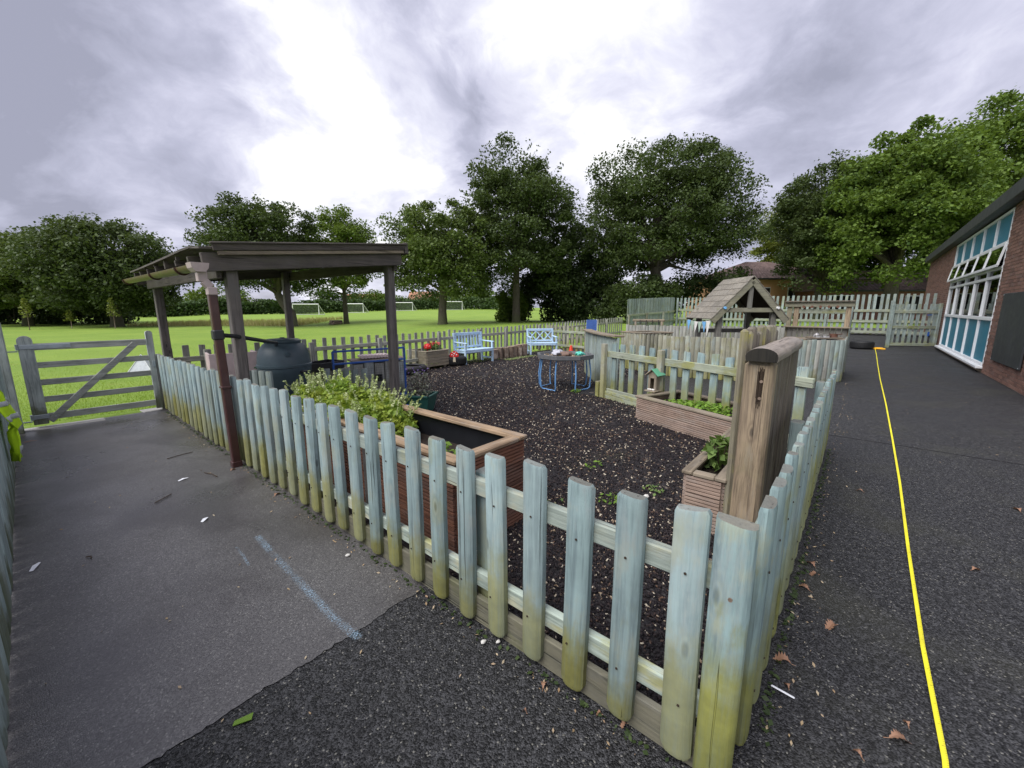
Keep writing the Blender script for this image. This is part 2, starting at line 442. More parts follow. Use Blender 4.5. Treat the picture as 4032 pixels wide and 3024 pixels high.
def ground_mats():
    # lawn
    m, t, out = newmat('lawn')
    tc = t.new('ShaderNodeTexCoord')
    co = tc.outputs['Object']
    n1 = t.noise(co, 0.35, 5, 0.6)
    n2 = t.noise(co, 9.0, 4, 0.7)
    n3 = t.noise(co, 70, 3, 0.7)
    c = t.mix(t.ss(n1, 0.3, 0.7), (0.16, 0.265, 0.038), (0.27, 0.38, 0.062))
    c = t.mix(t.ss(n2, 0.35, 0.75), c, (0.24, 0.34, 0.060))
    c = t.mix(t.ss(n2, 0.62, 0.80), c, (0.36, 0.42, 0.08))
    n6 = t.noise(co, 1.4, 5, 0.65)
    c = t.mix(t.ss(n6, 0.60, 0.74, 0.0, 0.55), c, (0.22, 0.19, 0.07))
    c = t.mix(t.ss(n3, 0.25, 0.75, 0.4, 0.0), c, (0.10, 0.17, 0.02))
    principled(t, out, c, 0.85, normal=t.bump(t.math('ADD', n3, n2), 0.8, 0.03), spec=0.2)
    # asphalt: brown grey with pale aggregate, damp in places
    m, t, out = newmat('asphalt')
    tc = t.new('ShaderNodeTexCoord')
    co = tc.outputs['Object']
    v = t.new('ShaderNodeTexVoronoi')
    t.put(v.inputs['Vector'], co)
    v.inputs['Scale'].default_value = 190
    rr = t.sep(v.outputs['Color'])[0]
    gg = t.sep(v.outputs['Color'])[1]
    n1 = t.noise(co, 1.6, 5, 0.6)
    n2 = t.noise(co, 260, 2, 0.6)
    c = t.mix(t.ss(rr, 0.0, 1.0), (0.058, 0.055, 0.056), (0.126, 0.121, 0.121))
    c = t.mix(t.math('MULTIPLY', t.ss(gg, 0.93, 0.98), 0.55), c, (0.32, 0.31, 0.29))
    c = t.mix(t.math('MULTIPLY', t.ss(n2, 0.52, 0.72), 0.4), c, (0.02, 0.018, 0.017))
    n4 = t.noise(co, 0.8, 4, 0.55)
    c = t.mix(t.ss(n1, 0.35, 0.7, 0.0, 0.4), c, (0.040, 0.036, 0.037))
    n5 = t.noise(co, 0.55, 5, 0.6, 0.4)
    c = t.mix(t.ss(n5, 0.46, 0.60, 0.0, 0.5), c, (0.034, 0.030, 0.031))
    h = t.math('ADD', t.math('MULTIPLY', v.outputs['Distance'], -1.0), t.math('MULTIPLY', n2, 0.4))
    principled(t, out, c, t.math('SUBTRACT', t.ss(n4, 0.35, 0.65, 0.34, 0.52), t.ss(n5, 0.46, 0.60, 0.0, 0.12)), normal=t.bump(h, 0.35, 0.002), spec=0.6)
    # black crumb rubber surfacing
    m, t, out = newmat('crumb')
    tc = t.new('ShaderNodeTexCoord')
    co = tc.outputs['Object']
    v = t.new('ShaderNodeTexVoronoi')
    t.put(v.inputs['Vector'], co)
    v.inputs['Scale'].default_value = 165
    rr = t.sep(v.outputs['Color'])[0]
    gg = t.sep(v.outputs['Color'])[1]
    n1 = t.noise(co, 1.1, 5, 0.6)
    c = t.mix(t.ss(rr, 0.1, 1.0), (0.006, 0.006, 0.007), (0.050, 0.050, 0.053))
    nm = t.noise(co, 32, 4, 0.75)
    fm = t.ss(nm, 0.30, 0.70, 0.45, 1.65)
    c = t.mix(1.0, c, t.comb(fm, fm, fm), 'MULTIPLY')
    c = t.mix(t.math('MULTIPLY', t.ss(gg, 0.97, 0.99), 0.7), c, (0.26, 0.25, 0.22))
    c = t.mix(t.math('MULTIPLY', t.ss(n1, 0.50, 0.72), 0.28), c, (0.058, 0.058, 0.038))
    principled(t, out, c, t.ss(n1, 0.3, 0.7, 0.48, 0.7), normal=t.bump(t.math('MULTIPLY', v.outputs['Distance'], -1.0), 0.9, 0.005), spec=0.3)
    # mulch under the loose chips
    m, t, out = newmat('mulch')
    tc = t.new('ShaderNodeTexCoord')
    co = tc.outputs['Object']
    cs = t.mapping(co, scale=(1, 0.45, 1), rot=(0, 0, 0.7))
    v = t.new('ShaderNodeTexVoronoi')
    t.put(v.inputs['Vector'], cs)
    v.inputs['Scale'].default_value = 42
    rr = t.sep(v.outputs['Color'])[0]
    gg = t.sep(v.outputs['Color'])[1]
    n1 = t.noise(co, 0.9, 4, 0.6)
    c = t.mix(rr, (0.007, 0.006, 0.007), (0.028, 0.022, 0.023))
    c = t.mix(t.math('MULTIPLY', t.ss(gg, 0.96, 0.975), 0.6), c, (0.26, 0.21, 0.16))
    c = t.mix(t.math('MULTIPLY', t.ss(n1, 0.54, 0.72), 0.35), c, (0.060, 0.058, 0.018))
    principled(t, out, c, 0.6, normal=t.bump(v.outputs['Distance'], 1.0, 0.02), spec=0.4)
    # chips: mostly black rubber, some pale bark and shell
    m, t, out = newmat('chips')
    geo = t.new('ShaderNodeNewGeometry')
    c = t.ramp(geo.outputs['Random Per Island'], [(0.0, (0.007, 0.006, 0.008)), (0.55, (0.020, 0.016, 0.019)), (0.80, (0.032, 0.023, 0.023)), (0.90, (0.055, 0.036, 0.030)),
                                                  (0.93, (0.12, 0.07, 0.045)), (0.955, (0.28, 0.21, 0.14)), (0.985, (0.52, 0.46, 0.36))])
    c.node.color_ramp.interpolation = 'LINEAR'
    principled(t, out, c, 0.6, spec=0.2)
    # brick
    m, t, out = newmat('brick')
    geo = t.new('ShaderNodeNewGeometry')
    oi = t.new('ShaderNodeObjectInfo')
    r1 = t.math('FRACT', t.math('ADD', geo.outputs['Random Per Island'], oi.outputs['Random']))
    c = t.ramp(r1, [(0.0, (0.140, 0.080, 0.064)), (0.4, (0.205, 0.112, 0.086)), (0.75, (0.245, 0.140, 0.108)), (1.0, (0.175, 0.112, 0.095))])
    n1 = t.noise(geo.outputs['Position'], 35, 4, 0.7)
    f = t.ss(n1, 0.2, 0.8, 0.75, 1.2)
    c = t.mix(1.0, c, t.comb(f, f, f), 'MULTIPLY')
    principled(t, out, c, 0.85, normal=t.bump(n1, 0.5, 0.005), spec=0.25)
    plain('mortar', (0.40, 0.33, 0.29), 0.95, nscale=60, bump=0.4)
    # roof tiles
    m, t, out = newmat('roof_tile')
    geo = t.new('ShaderNodeNewGeometry')
    c = t.mix(geo.outputs['Random Per Island'], (0.095, 0.064, 0.058), (0.165, 0.112, 0.100))
    principled(t, out, c, 0.8)
    # glass
    m, t, out = newmat('glass')
    lw = t.new('ShaderNodeFresnel')
    lw.inputs[0].default_value = 1.5
    gl = t.new('ShaderNodeBsdfGlossy')
    gl.inputs['Roughness'].default_value = 0.02
    tr = t.new('ShaderNodeBsdfTransparent')
    tr.inputs[0].default_value = (0.55, 0.58, 0.57, 1)
    mxs = t.new('ShaderNodeMixShader')
    t.put(mxs.inputs[0], lw.outputs[0])
    t.l.new(tr.outputs[0], mxs.inputs[1])
    t.l.new(gl.outputs[0], mxs.inputs[2])
    t.l.new(mxs.outputs[0], out.inputs[0])
    # chalk: dusty, the asphalt shows between the grains
    m, t, out = newmat('chalk')
    tc = t.new('ShaderNodeTexCoord')
    co = tc.outputs['Object']
    n1 = t.noise(co, 130, 3, 0.7)
    n2 = t.noise(co, 6, 3, 0.6)
    y = t.sep(tc.outputs['UV'])[0]
    prof = t.ss(t.math('ABSOLUTE', t.math('SUBTRACT', y, 0.5)), 0.08, 0.5, 0.75, 0.0)
    a = t.math('MULTIPLY', t.ss(t.math('ADD', n1, t.math('MULTIPLY', prof, 0.45)), 0.74, 1.10), t.ss(n2, 0.28, 0.66, 0.10, 0.85))
    b = t.new('ShaderNodeBsdfDiffuse')
    b.inputs[0].default_value = (0.42, 0.60, 0.76, 1)
    tr = t.new('ShaderNodeBsdfTransparent')
    mxs = t.new('ShaderNodeMixShader')
    t.put(mxs.inputs[0], a)
    t.l.new(tr.outputs[0], mxs.inputs[1])
    t.l.new(b.outputs[0], mxs.inputs[2])
    t.l.new(mxs.outputs[0], out.inputs[0])
    # fine fabric netting
    m, t, out = newmat('netting')
    b = t.new('ShaderNodeBsdfDiffuse')
    b.inputs[0].default_value = (0.22, 0.24, 0.24, 1)
    tr = t.new('ShaderNodeBsdfTransparent')
    mxs = t.new('ShaderNodeMixShader')
    mxs.inputs[0].default_value = 0.5
    t.l.new(tr.outputs[0], mxs.inputs[1])
    t.l.new(b.outputs[0], mxs.inputs[2])
    t.l.new(mxs.outputs[0], out.inputs[0])


ground_mats()

# ------------------------------------------------------------------ helpers


def boxdata(sx, sy, sz, b=0.0):
    x, y, z = sx / 2, sy / 2, sz / 2
    if b <= 0:
        v = [(-x, -y, -z), (x, -y, -z), (x, y, -z), (-x, y, -z), (-x, -y, z), (x, -y, z), (x, y, z), (-x, y, z)]
        f = [(0, 3, 2, 1), (4, 5, 6, 7), (0, 1, 5, 4), (1, 2, 6, 5), (2, 3, 7, 6), (3, 0, 4, 7)]
        return v, f
    b = min(b, x * 0.9, y * 0.9, z * 0.9)
    v, idx = [], {}
    for i in (-1, 1):
        for j in (-1, 1):
            for k in (-1, 1):
                for a in range(3):
                    p = [i * (x - b), j * (y - b), k * (z - b)]
                    p[a] = (i * x, j * y, k * z)[a]
                    idx[(i, j, k, a)] = len(v)
                    v.append(tuple(p))
    f = []
    for a in range(3):
        b1, b2 = (a + 1) % 3, (a + 2) % 3
        for s in (-1, 1):
            def key(u, w_):
                q = [0, 0, 0]
                q[a], q[b1], q[b2] = s, u, w_
                return idx[(q[0], q[1], q[2], a)]
            loop = [key(-1, -1), key(1, -1), key(1, 1), key(-1, 1)]
            f.append(tuple(loop if s > 0 else loop[::-1]))
    for a in range(3):
        b1, b2 = (a + 1) % 3, (a + 2) % 3
        for s1 in (-1, 1):
            for s2 in (-1, 1):
                def key2(u, ax):
                    q = [0, 0, 0]
                    q[a], q[b1], q[b2] = u, s1, s2
                    return idx[(q[0], q[1], q[2], ax)]
                loop = [key2(-1, b1), key2(1, b1), key2(1, b2), key2(-1, b2)]
                f.append(tuple(loop if s1 * s2 < 0 else loop[::-1]))
    for i in (-1, 1):
        for j in (-1, 1):
            for k in (-1, 1):
                loop = [idx[(i, j, k, 0)], idx[(i, j, k, 1)], idx[(i, j, k, 2)]]
                f.append(tuple(loop if i * j * k > 0 else loop[::-1]))
    return v, f


class MB:
    def __init__(self):
        self.v, self.f = [], []

    def add(self, v, f, mt=None):
        o = len(self.v)
        if mt is not None:
            v = [tuple(mt @ Vector(p)) for p in v]
        self.v += [tuple(p) for p in v]
        self.f += [tuple(i + o for i in q) for q in f]
        return self

    def box(self, c, s, b=0.0, rz=0.0, rx=0.0, ry=0.0):
        v, f = boxdata(*s, b)
        mt = Matrix.Translation(c)
        if rz or rx or ry:
            mt = mt @ Matrix.Rotation(rz, 4, 'Z') @ Matrix.Rotation(ry, 4, 'Y') @ Matrix.Rotation(rx, 4, 'X')
        return self.add(v, f, mt)

    def bar(self, p0, p1, wd, th, b=0.0, up=(0, 0, 1)):
        """box from p0 to p1; th measured along up, wd across"""
        p0, p1 = Vector(p0), Vector(p1)
        ex = (p1 - p0)
        L = ex.length
        ex.normalize()
        u = Vector(up)
        ey = u.cross(ex)
        if ey.length < 1e-4:
            ey = Vector((0, 1, 0)).cross(ex)
        ey.normalize()
        ez = ex.cross(ey)
        mt = Matrix.Translation((p0 + p1) / 2) @ Matrix((ex, ey, ez)).transposed().to_4x4()
        v, f = boxdata(L, wd, th, b)
        return self.add(v, f, mt)

    def tube(self, pts, r, n=8, cap=True):
        pts = [Vector(p) for p in pts]
        rs = r if isinstance(r, (list, tuple)) else [r] * len(pts)
        o = len(self.v)
        prev = None
        for i, p in enumerate(pts):
            tg = (pts[min(i + 1, len(pts) - 1)] - pts[max(i - 1, 0)])
            if tg.length < 1e-9:
                tg = Vector((0, 0, 1))
            tg.normalize()
            if prev is None:
                a = Vector((0, 0, 1)) if abs(tg.z) < 0.9 else Vector((1, 0, 0))
                nx = a.cross(tg).normalized()
            else:
                nx = (prev - tg * prev.dot(tg))
                nx = nx.normalized() if nx.length > 1e-6 else prev
            prev = nx
            ny = tg.cross(nx)
            for k in range(n):
                an = 2 * PI * k / n
                self.v.append(tuple(p + (nx * math.cos(an) + ny * math.sin(an)) * rs[i]))
        for i in range(len(pts) - 1):
            for k in range(n):
                a, b = o + i * n + k, o + i * n + (k + 1) % n
                self.f.append((a, b, b + n, a + n))
        if cap:
            self.f.append(tuple(o + k for k in range(n))[::-1])
            self.f.append(tuple(o + (len(pts) - 1) * n + k for k in range(n)))
        return self

    def lathe(self, prof, n=24, c=(0, 0, 0)):
        o = len(self.v)
        for r, z in prof:
            for k in range(n):
                an = 2 * PI * k / n
                self.v.append((c[0] + r * math.cos(an), c[1] + r * math.sin(an), c[2] + z))
        for i in range(len(prof) - 1):
            for k in range(n):
                a, b = o + i * n + k, o + i * n + (k + 1) % n
                self.f.append((a, b, b + n, a + n))
        if prof[0][0] > 1e-5:
            self.f.append(tuple(o + k for k in range(n))[::-1])
        if prof[-1][0] > 1e-5:
            self.f.append(tuple(o + (len(prof) - 1) * n + k for k in range(n)))
        return self

    def prism(self, poly, z0, z1, mt=None):
        n = len(poly)
        v = [(x, y, z0) for x, y in poly] + [(x, y, z1) for x, y in poly]
        f = [tuple(range(n))[::-1], tuple(range(n, 2 * n))]
        f += [(i, (i + 1) % n, n + (i + 1) % n, n + i) for i in range(n)]
        return self.add(v, f, mt)

    def mesh(self, name, mat=None, smooth=False):
        me = bpy.data.meshes.new(name)
        me.from_pydata(self.v, [], self.f)
        if mat:
            me.materials.append(M[mat])
        if smooth:
            me.polygons.foreach_set('use_smooth', [True] * len(me.polygons))
            try:
                me.set_sharp_from_angle(angle=R(40))
            except Exception:
                pass
        me.update()
        return me

    def build(self, name, mat, parent=None, smooth=False, loc=None, rz=0.0):
        return link(name, self.mesh(name, mat, smooth), parent, loc, rz)


def link(name, me, parent=None, loc=None, rz=0.0, rot=None, scale=None):
    o = bpy.data.objects.new(name, me)
    col.objects.link(o)
    if parent:
        o.parent = parent
    if loc is not None:
        o.location = loc
    if rot is not None:
        o.rotation_euler = rot
    elif rz:
        o.rotation_euler = (0, 0, rz)
    if scale is not None:
        o.scale = scale
    return o


def tag(o, label, cat, group=None):
    o['label'] = label
    o['category'] = cat
    if group:
        o['group'] = group
    return o


def thing(name, label, cat, loc=(0, 0, 0), rz=0.0, group=None):
    o = bpy.data.objects.new(name, None)
    col.objects.link(o)
    o.location = loc
    o.rotation_euler = (0, 0, rz)
    return tag(o, label, cat, group)


def kind(o, k, label=None):
    o['kind'] = k
    if label:
        o['label'] = label
    return o


def clone(root, loc, rz=None, label=None, group=None):
    def cp(o, par):
        c = o.copy()
        col.objects.link(c)
        c.parent = par
        for ch in list(o.children):
            cp(ch, c)
        return c
    r = cp(root, None)
    r.location = loc
    if rz is not None:
        r.rotation_euler = (0, 0, rz)
    if label:
        r['label'] = label
    if group:
        r['group'] = group
    return r


def V(X, Y):
    """a place given as metres to the right of and ahead of where the photographer stood"""
    cf, sf = math.cos(HEAD), math.sin(HEAD)
    return (CAM[0] + X * sf + Y * cf, CAM[1] - X * cf + Y * sf)


def sst(a, b, x):
    u = np.clip((np.asarray(x, float) - a) / (b - a), 0, 1)
    return u * u * (3 - 2 * u)


def gh(s, t):
    """height of the natural ground: the site is level, the field climbs gently behind it"""
    s = np.asarray(s, float)
    t = np.asarray(t, float)
    lane = 1 - sst(0.3, 2.0, t)
    rise = 0.36 * (lane * sst(20.2, 23.0, s) + (1 - lane) * sst(14.0, 23.0, s))
    return rise + 0.031 * np.clip(s - 40, 0, 45)


def npmesh(name, verts, loops, nper, mat, smooth=False):
    """fast mesh from numpy: verts (N,3), all polygons with nper corners"""
    me = bpy.data.meshes.new(name)
    nv = len(verts)
    nl = len(loops)
    me.vertices.add(nv)
    me.vertices.foreach_set('co', np.ascontiguousarray(verts, dtype=np.float32).ravel())
    me.loops.add(nl)
    me.loops.foreach_set('vertex_index', np.ascontiguousarray(loops, dtype=np.int32))
    npoly = nl // nper
    me.polygons.add(npoly)
    me.polygons.foreach_set('loop_start', np.arange(0, nl, nper, dtype=np.int32))
    if smooth:
        me.polygons.foreach_set('use_smooth', np.ones(npoly, dtype=bool))
    me.update(calc_edges=True)
    me.materials.append(M[mat])
    return me


def sheet(name, xs, ys, zf, mat):
    xs, ys = np.array(xs), np.array(ys)
    X, Y = np.meshgrid(xs, ys, indexing='ij')
    Z = zf(X, Y)
    v = np.stack([X, Y, Z], -1).reshape(-1, 3)
    ny = len(ys)
    i, j = np.meshgrid(np.arange(len(xs) - 1), np.arange(ny - 1), indexing='ij')
    a = (i * ny + j).ravel()
    q = np.stack([a, a + ny, a + ny + 1, a + 1], -1).ravel()
    return kind(link(name, npmesh(name, v, q, 4, mat, True)), 'structure')


def leaves(name, C, size, mat, parent=None, seed=0, up=0.4, aspect=0.62, stuff=False):
    """a cloud of small diamond leaves"""
    g = np.random.default_rng(seed)
    n = len(C)
    nrm = g.normal(size=(n, 3))
    nrm[:, 2] = np.abs(nrm[:, 2]) + up
    nrm /= np.linalg.norm(nrm, axis=1)[:, None]
    a = g.normal(size=(n, 3))
    u = np.cross(nrm, a)
    u /= np.linalg.norm(u, axis=1)[:, None] + 1e-9
    v = np.cross(nrm, u)
    L = (np.asarray(size) * g.uniform(0.45, 1.55, n))[:, None] * 0.5
    P = np.stack([C + u * L, C + v * L * aspect + nrm * L * 0.12, C - u * L, C - v * L * aspect + nrm * L * 0.12], 1).reshape(-1, 3)
    o = link(name, npmesh(name, P, np.arange(4 * n), 4, mat), parent)
    if stuff:
        o['kind'] = 'stuff'
    return o


def blades(name, xy, z, h, wd, mat, seed=0, parent=None):
    g = np.random.default_rng(seed)
    n = len(xy)
    an = g.uniform(0, 2 * PI, n)
    hh = h * g.uniform(0.5, 1.3, n)
    lean = g.uniform(0, 0.6, n) * hh
    la = g.uniform(0, 2 * PI, n)
    p = np.concatenate([xy, np.asarray(z).reshape(-1, 1)], 1)
    w2 = np.stack([np.cos(an), np.sin(an), np.zeros(n)], 1) * wd * 0.5
    tip = p + np.stack([np.cos(la) * lean, np.sin(la) * lean, hh], 1)
    P = np.stack([p - w2, p + w2, tip], 1).reshape(-1, 3)
    return link(name, npmesh(name, P, np.arange(3 * n), 3, mat), parent)


# ------------------------------------------------------------------ setting: ground
def lawn_z(X, Y):
    z = gh(X, Y)
    under = (Y < 7.72) & (X < 25.5) & (Y > -2.7)
    return np.where(under, z - 0.05, z)


gx = np.concatenate([[-300, -120, -60, -30, -15], np.arange(-10, 30, 0.5), np.arange(30, 100, 5), [120, 200, 350, 700]])
gy = np.concatenate([[-500, -200, -80, -40, -20, -10, -5, -2.72, -2.69], np.arange(-2, 7.7, 0.5), [7.70, 7.73, 8, 8.5], np.arange(9, 30, 1.0), np.arange(30, 120, 6), [150, 250, 500, 900]])
sheet('field', gx, gy, lawn_z, 'lawn')

sx_ = np.arange(-6, 25.6, 0.5)


def flat(dz):
    return lambda X, Y: gh(X, Y) + dz


sheet('rubber_paving', np.concatenate([sx_]), np.concatenate([[-2.7, -2.4], np.arange(-2, 1.3, 0.25), [1.3, 1.62]]), flat(0.0), 'crumb')
asp = sheet('asphalt_path', np.linspace(-3.0, 0.04, 190), np.concatenate([[1.46, 1.56], np.linspace(1.7, 7.73, 16)]), flat(0.004), 'asphalt')
for v_ in asp.data.vertices:
    if v_.co.y < 1.5:
        v_.co.y += 0.007 * math.sin(v_.co.x * 5.1) * math.sin(v_.co.x * 13.7 + 1) + rnd.uniform(-0.007, 0.007)
yard = sheet('play_yard_paving', np.linspace(0, 1, 19), np.linspace(0.03, 3.5, 15), lambda X, Y: X * 0, 'crumb')
bed = sheet('mulch_bed', np.linspace(0, 1, 12), np.concatenate([np.linspace(0.03, 3.06, 12), np.linspace(3.3, 7.95, 14)]), lambda X, Y: X * 0, 'mulch')


def fit(o, lo, hi, dz):
    for v_ in o.data.vertices:
        u, y = v_.co.x, v_.co.y
        a, b = lo(y), hi(y)
        x = a + (b - a) * u
        v_.co = (x, y, float(gh(x, y)) + dz)


cross = lambda y: 3.80 + (min(y, 3.06) - 0.1) * 0.4122
fit(yard, cross, lambda y: 14.0, 0.006)
fit(bed, lambda y: 0.03, cross, 0.010)
sheet('back_mulch_bed', np.linspace(5.0, 13.0, 12), np.linspace(3.3, 8.55, 20), flat(0.009), 'mulch')
sheet('far_road', np.linspace(22.95, 31, 6), np.linspace(-12, 5.5, 8), flat(0.03), 'asphalt')
kb = MB()
kb.box((21.6, -1.1, 0.06), (0.14, 2.9, 0.1), 0.01).box((23.4, 0.6, 0.37), (0.14, 6.0, 0.1), 0.01)
kind(kb.build('kerb', 'concrete'), 'structure')
st_ = MB().box((-0.02, 7.80, 0.0), (0.55, 0.22, 0.03), 0.008, 0.1).box((-1.15, 7.62, 0.0), (0.9, 0.2, 0.022), 0.006)
kind(st_.build('gate_threshold_paving', 'concrete'), 'structure')

# seam where two lays of rubber meet
sm = MB()
pts = [(4.86 + 0.012 * rnd.uniform(-1, 1), -0.05 - i * 0.12) for i in range(21)]
for a, b in zip(pts, pts[1:]):
    sm.bar((a[0], a[1], 0.001), (b[0], b[1], 0.001), 0.012, 0.006)
kind(sm.build('paving_seam', 'rubber_tyre'), 'structure')


def chalk(name, pts, wd):
    v, f, uv = [], [], []
    for i, (x, y) in enumerate(pts):
        v += [(x - wd / 2, y, 0.0085), (x + wd / 2, y, 0.0085)]
    for i in range(len(pts) - 1):
        f.append((2 * i, 2 * i + 1, 2 * i + 3, 2 * i + 2))
    me = bpy.data.meshes.new(name)
    me.from_pydata(v, [], f)
    ul = me.uv_layers.new(name='UVMap')
    for pl in me.polygons:
        for li in pl.loop_indices:
            vi = me.loops[li].vertex_index
            ul.data[li].uv = (vi % 2, (vi // 2) / (len(pts) - 1))
    me.materials.append(M['chalk'])
    return kind(link(name, me), 'structure')


chalk('chalk_line', [(-0.435, 2.72), (-0.45, 2.4), (-0.455, 2.1), (-0.46, 1.86), (-0.465, 1.6), (-0.45, 1.40)], 0.10)
chalk('short_chalk_line', [(-0.57, 2.68), (-0.575, 2.55), (-0.585, 2.40)], 0.035)

# loose chips on the mulch (nobody could count them)
g = np.random.default_rng(3)


def chips(name, boxes, seed, label):
    g = np.random.default_rng(seed)
    allP = []
    for (x0, x1, y0, y1, n, k) in boxes:
        c = np.stack([g.uniform(x0, x1, n), g.uniform(y0, y1, n), np.zeros(n)], 1)
        c[:, 2] = gh(c[:, 0], c[:, 1]) + 0.012 + g.uniform(0, 0.014, n)
        L = g.uniform(0.010, 0.028, n) * k
        Wd = L * g.uniform(0.22, 0.6, n)
        Hh = g.uniform(0.003, 0.008, n) * k
        an = g.uniform(0, 2 * PI, n)
        tl = g.normal(0, 0.35, n)
        u = np.stack([np.cos(an) * np.cos(tl), np.sin(an) * np.cos(tl), np.sin(tl)], 1)
        v = np.stack([-np.sin(an), np.cos(an), g.normal(0, 0.25, n)], 1)
        wv = np.cross(u, v)
        wv[wv[:, 2] < 0] *= -1
        U, Vv, Wv = u * (L / 2)[:, None], v * (Wd / 2)[:, None], wv * Hh[:, None]
        P = np.stack([c - U - Vv, c + U - Vv * 0.6, c + U + Vv * 0.6, c - U + Vv,
                      c - U * 0.8 - Vv * 0.8 + Wv, c + U * 0.8 - Vv * 0.5 + Wv, c + U * 0.8 + Vv * 0.5 + Wv, c - U * 0.8 + Vv * 0.8 + Wv], 1)
        allP.append(P)
    P = np.concatenate(allP)
    n = len(P)
    base = np.array([4, 5, 6, 7, 0, 1, 5, 4, 1, 2, 6, 5, 2, 3, 7, 6, 3, 0, 4, 7])
    lp = (np.arange(n)[:, None] * 8 + base[None, :]).ravel()
    o = link(name, npmesh(name, P.reshape(-1, 3), lp, 4, 'chips'))
    return kind(o, 'stuff', label)


chips('mulch_chips', [(0.05, 1.6, 0.05, 1.6, 17000, 0.8), (0.9, 3.2, 0.05, 4.0, 28000, 0.92), (3.15, 4.0, 0.1, 1.85, 5000, 1.0), (2.0, 4.95, 1.8, 7.9, 28000, 1.15), (4.8, 9.5, 3.6, 8.3, 14000, 1.4)], 5,
      'black rubber and pale bark chips covering the garden floor')

# lawn blades just past the gate and the boundary fence
g = np.random.default_rng(11)
n = 60000
xy = np.stack([g.uniform(-5, 9, n), 7.95 + g.exponential(2.6, n)], 1)
kind(blades('grass', xy, gh(xy[:, 0], xy[:, 1]), 0.035, 0.008, 'grass_blade', 1), 'stuff', 'bright green lawn grass beyond the gate and fence')
n = 5000
q = np.array([V(x, y) for x, y in zip(g.uniform(-34, -19, n), g.uniform(36, 47, n))])
kind(blades('dry_grass', q, gh(q[:, 0], q[:, 1]), 0.38, 0.07, 'grass_dry', 2), 'stuff', 'strip of long straw coloured grass before the hedge')

# ------------------------------------------------------------------ fences


def picket_mesh(name, wd, th, h, mat, seed=0, n=7, topw=0.86, slant=0.0):
    """half-round pale: flat back at y=0, rounded face towards -y, eased foot and top"""
    r_ = random.Random(seed)
    prof = [(-wd / 2, 0), (wd / 2, 0)]
    for i in range(n - 1):
        an = PI * (0.06 + 0.88 * i / (n - 2))
        prof.append((math.cos(an) * wd / 2, -th * (0.30 + 0.70 * math.sin(an) ** 0.55)))
    k = len(prof)
    mb = MB()
    rings = [(0.0, 0.80, 0.0), (0.022, 1.0, 0.0), (h * 0.5, 1.0, r_.uniform(-0.004, 0.004)), (h - 0.014, 1.0, r_.uniform(-0.004, 0.004)), (h, topw, 0.0)]
    for z, sc, ox in rings:
        for (x, y) in prof:
            zz = z
            if z > h * 0.7:
                zz = z + slant * x + r_.uniform(-0.0015, 0.0015)
            mb.v.append((x * sc + ox, -th / 2 + (y + th / 2) * sc, zz))
    for i in range(len(rings) - 1):
        for j in range(k):
            a, b = i * k + j, i * k + (j + 1) % k
            mb.f.append((a, a + k, b + k, b))
    mb.f.append(tuple(range(k)))
    mb.f.append(tuple((len(rings) - 1) * k + j for j in range(k))[::-1])
    return mb.mesh(name, mat, True)


def variants(wd, th, h, mat, cnt=4, slant=0.12, topw=0.86):
    return [picket_mesh('picket', wd, th, h, mat, 100 + i, slant=rnd.uniform(-slant, slant), topw=topw) for i in range(cnt)]


def fence(name, label, p0, p1, hs, pk, pw=0.1, th=0.042, ph=0.9, pitch=0.2, mat='picket_paint', rails=(), rmat='rail_paint', face=-1, lift=0.035,
          posts=(), pmat=None, poh=0.8, kick=None, skip=None, zf=None, jit=0.004, hj=0.008, rail_th=0.036, rh=0.08, group=None, start=None, post_side=1, lean=0.010):
    """pales on one side, rails and posts on the other.  local x runs from p0 to p1, face -1 puts the pales at local -y"""
    dx_, dy_ = p1[0] - p0[0], p1[1] - p0[1]
    L = math.hypot(dx_, dy_)
    an = math.atan2(dy_, dx_)
    z0 = float(gh(*p0)) if zf is None else zf[0]
    z1 = float(gh(*p1)) if zf is None else zf[1]
    root = thing(name, label, 'fence', (p0[0], p0[1], 0), an, group)
    x = pw / 2 if start is None else start
    while x < L - pw * 0.3:
        if not (skip and skip[0] < x < skip[1]):
            u = x / L
            h = hs[0] + (hs[1] - hs[0]) * u + rnd.uniform(-hj, hj)
            zz = z0 + (z1 - z0) * u + lift + rnd.uniform(-0.012, 0.012)
            o = link('picket', rnd.choice(pk), root, (x + rnd.uniform(-jit, jit), face * (rail_th / 2 + 0.001) + (0 if face < 0 else 0), zz),
                     rot=(rnd.uniform(-lean, lean) * 0.5, rnd.uniform(-lean, lean), (0 if face < 0 else PI) + rnd.uniform(-0.02, 0.02)), scale=(rnd.uniform(0.96, 1.04), 1, (h - lift) / ph))
        x += pitch
    for rz_ in rails:
        MB().bar((0, 0, z0 + rz_), (L, 0, z1 + rz_), rail_th, rh, 0.005).build('rail', rmat, root)
    if kick:
        MB().bar((0, 0.008, z0 + kick / 2), (L, 0.008, z1 + kick / 2), 0.028, kick, 0.004).build('gravel_board', 'kick_board', root)
    for px in posts:
        u = px / L
        zz = z0 + (z1 - z0) * u
        MB().box((0, 0, poh / 2), (0.09, 0.075, poh), 0.008).build('post', pmat or mat, root, loc=(px, -face * (rail_th / 2 + 0.0385) * post_side, zz))
    return root


PK = variants(0.1, 0.042, 0.88, 'picket_paint', 6)
PKG = variants(0.1, 0.042, 0.88, 'picket_green', 5)
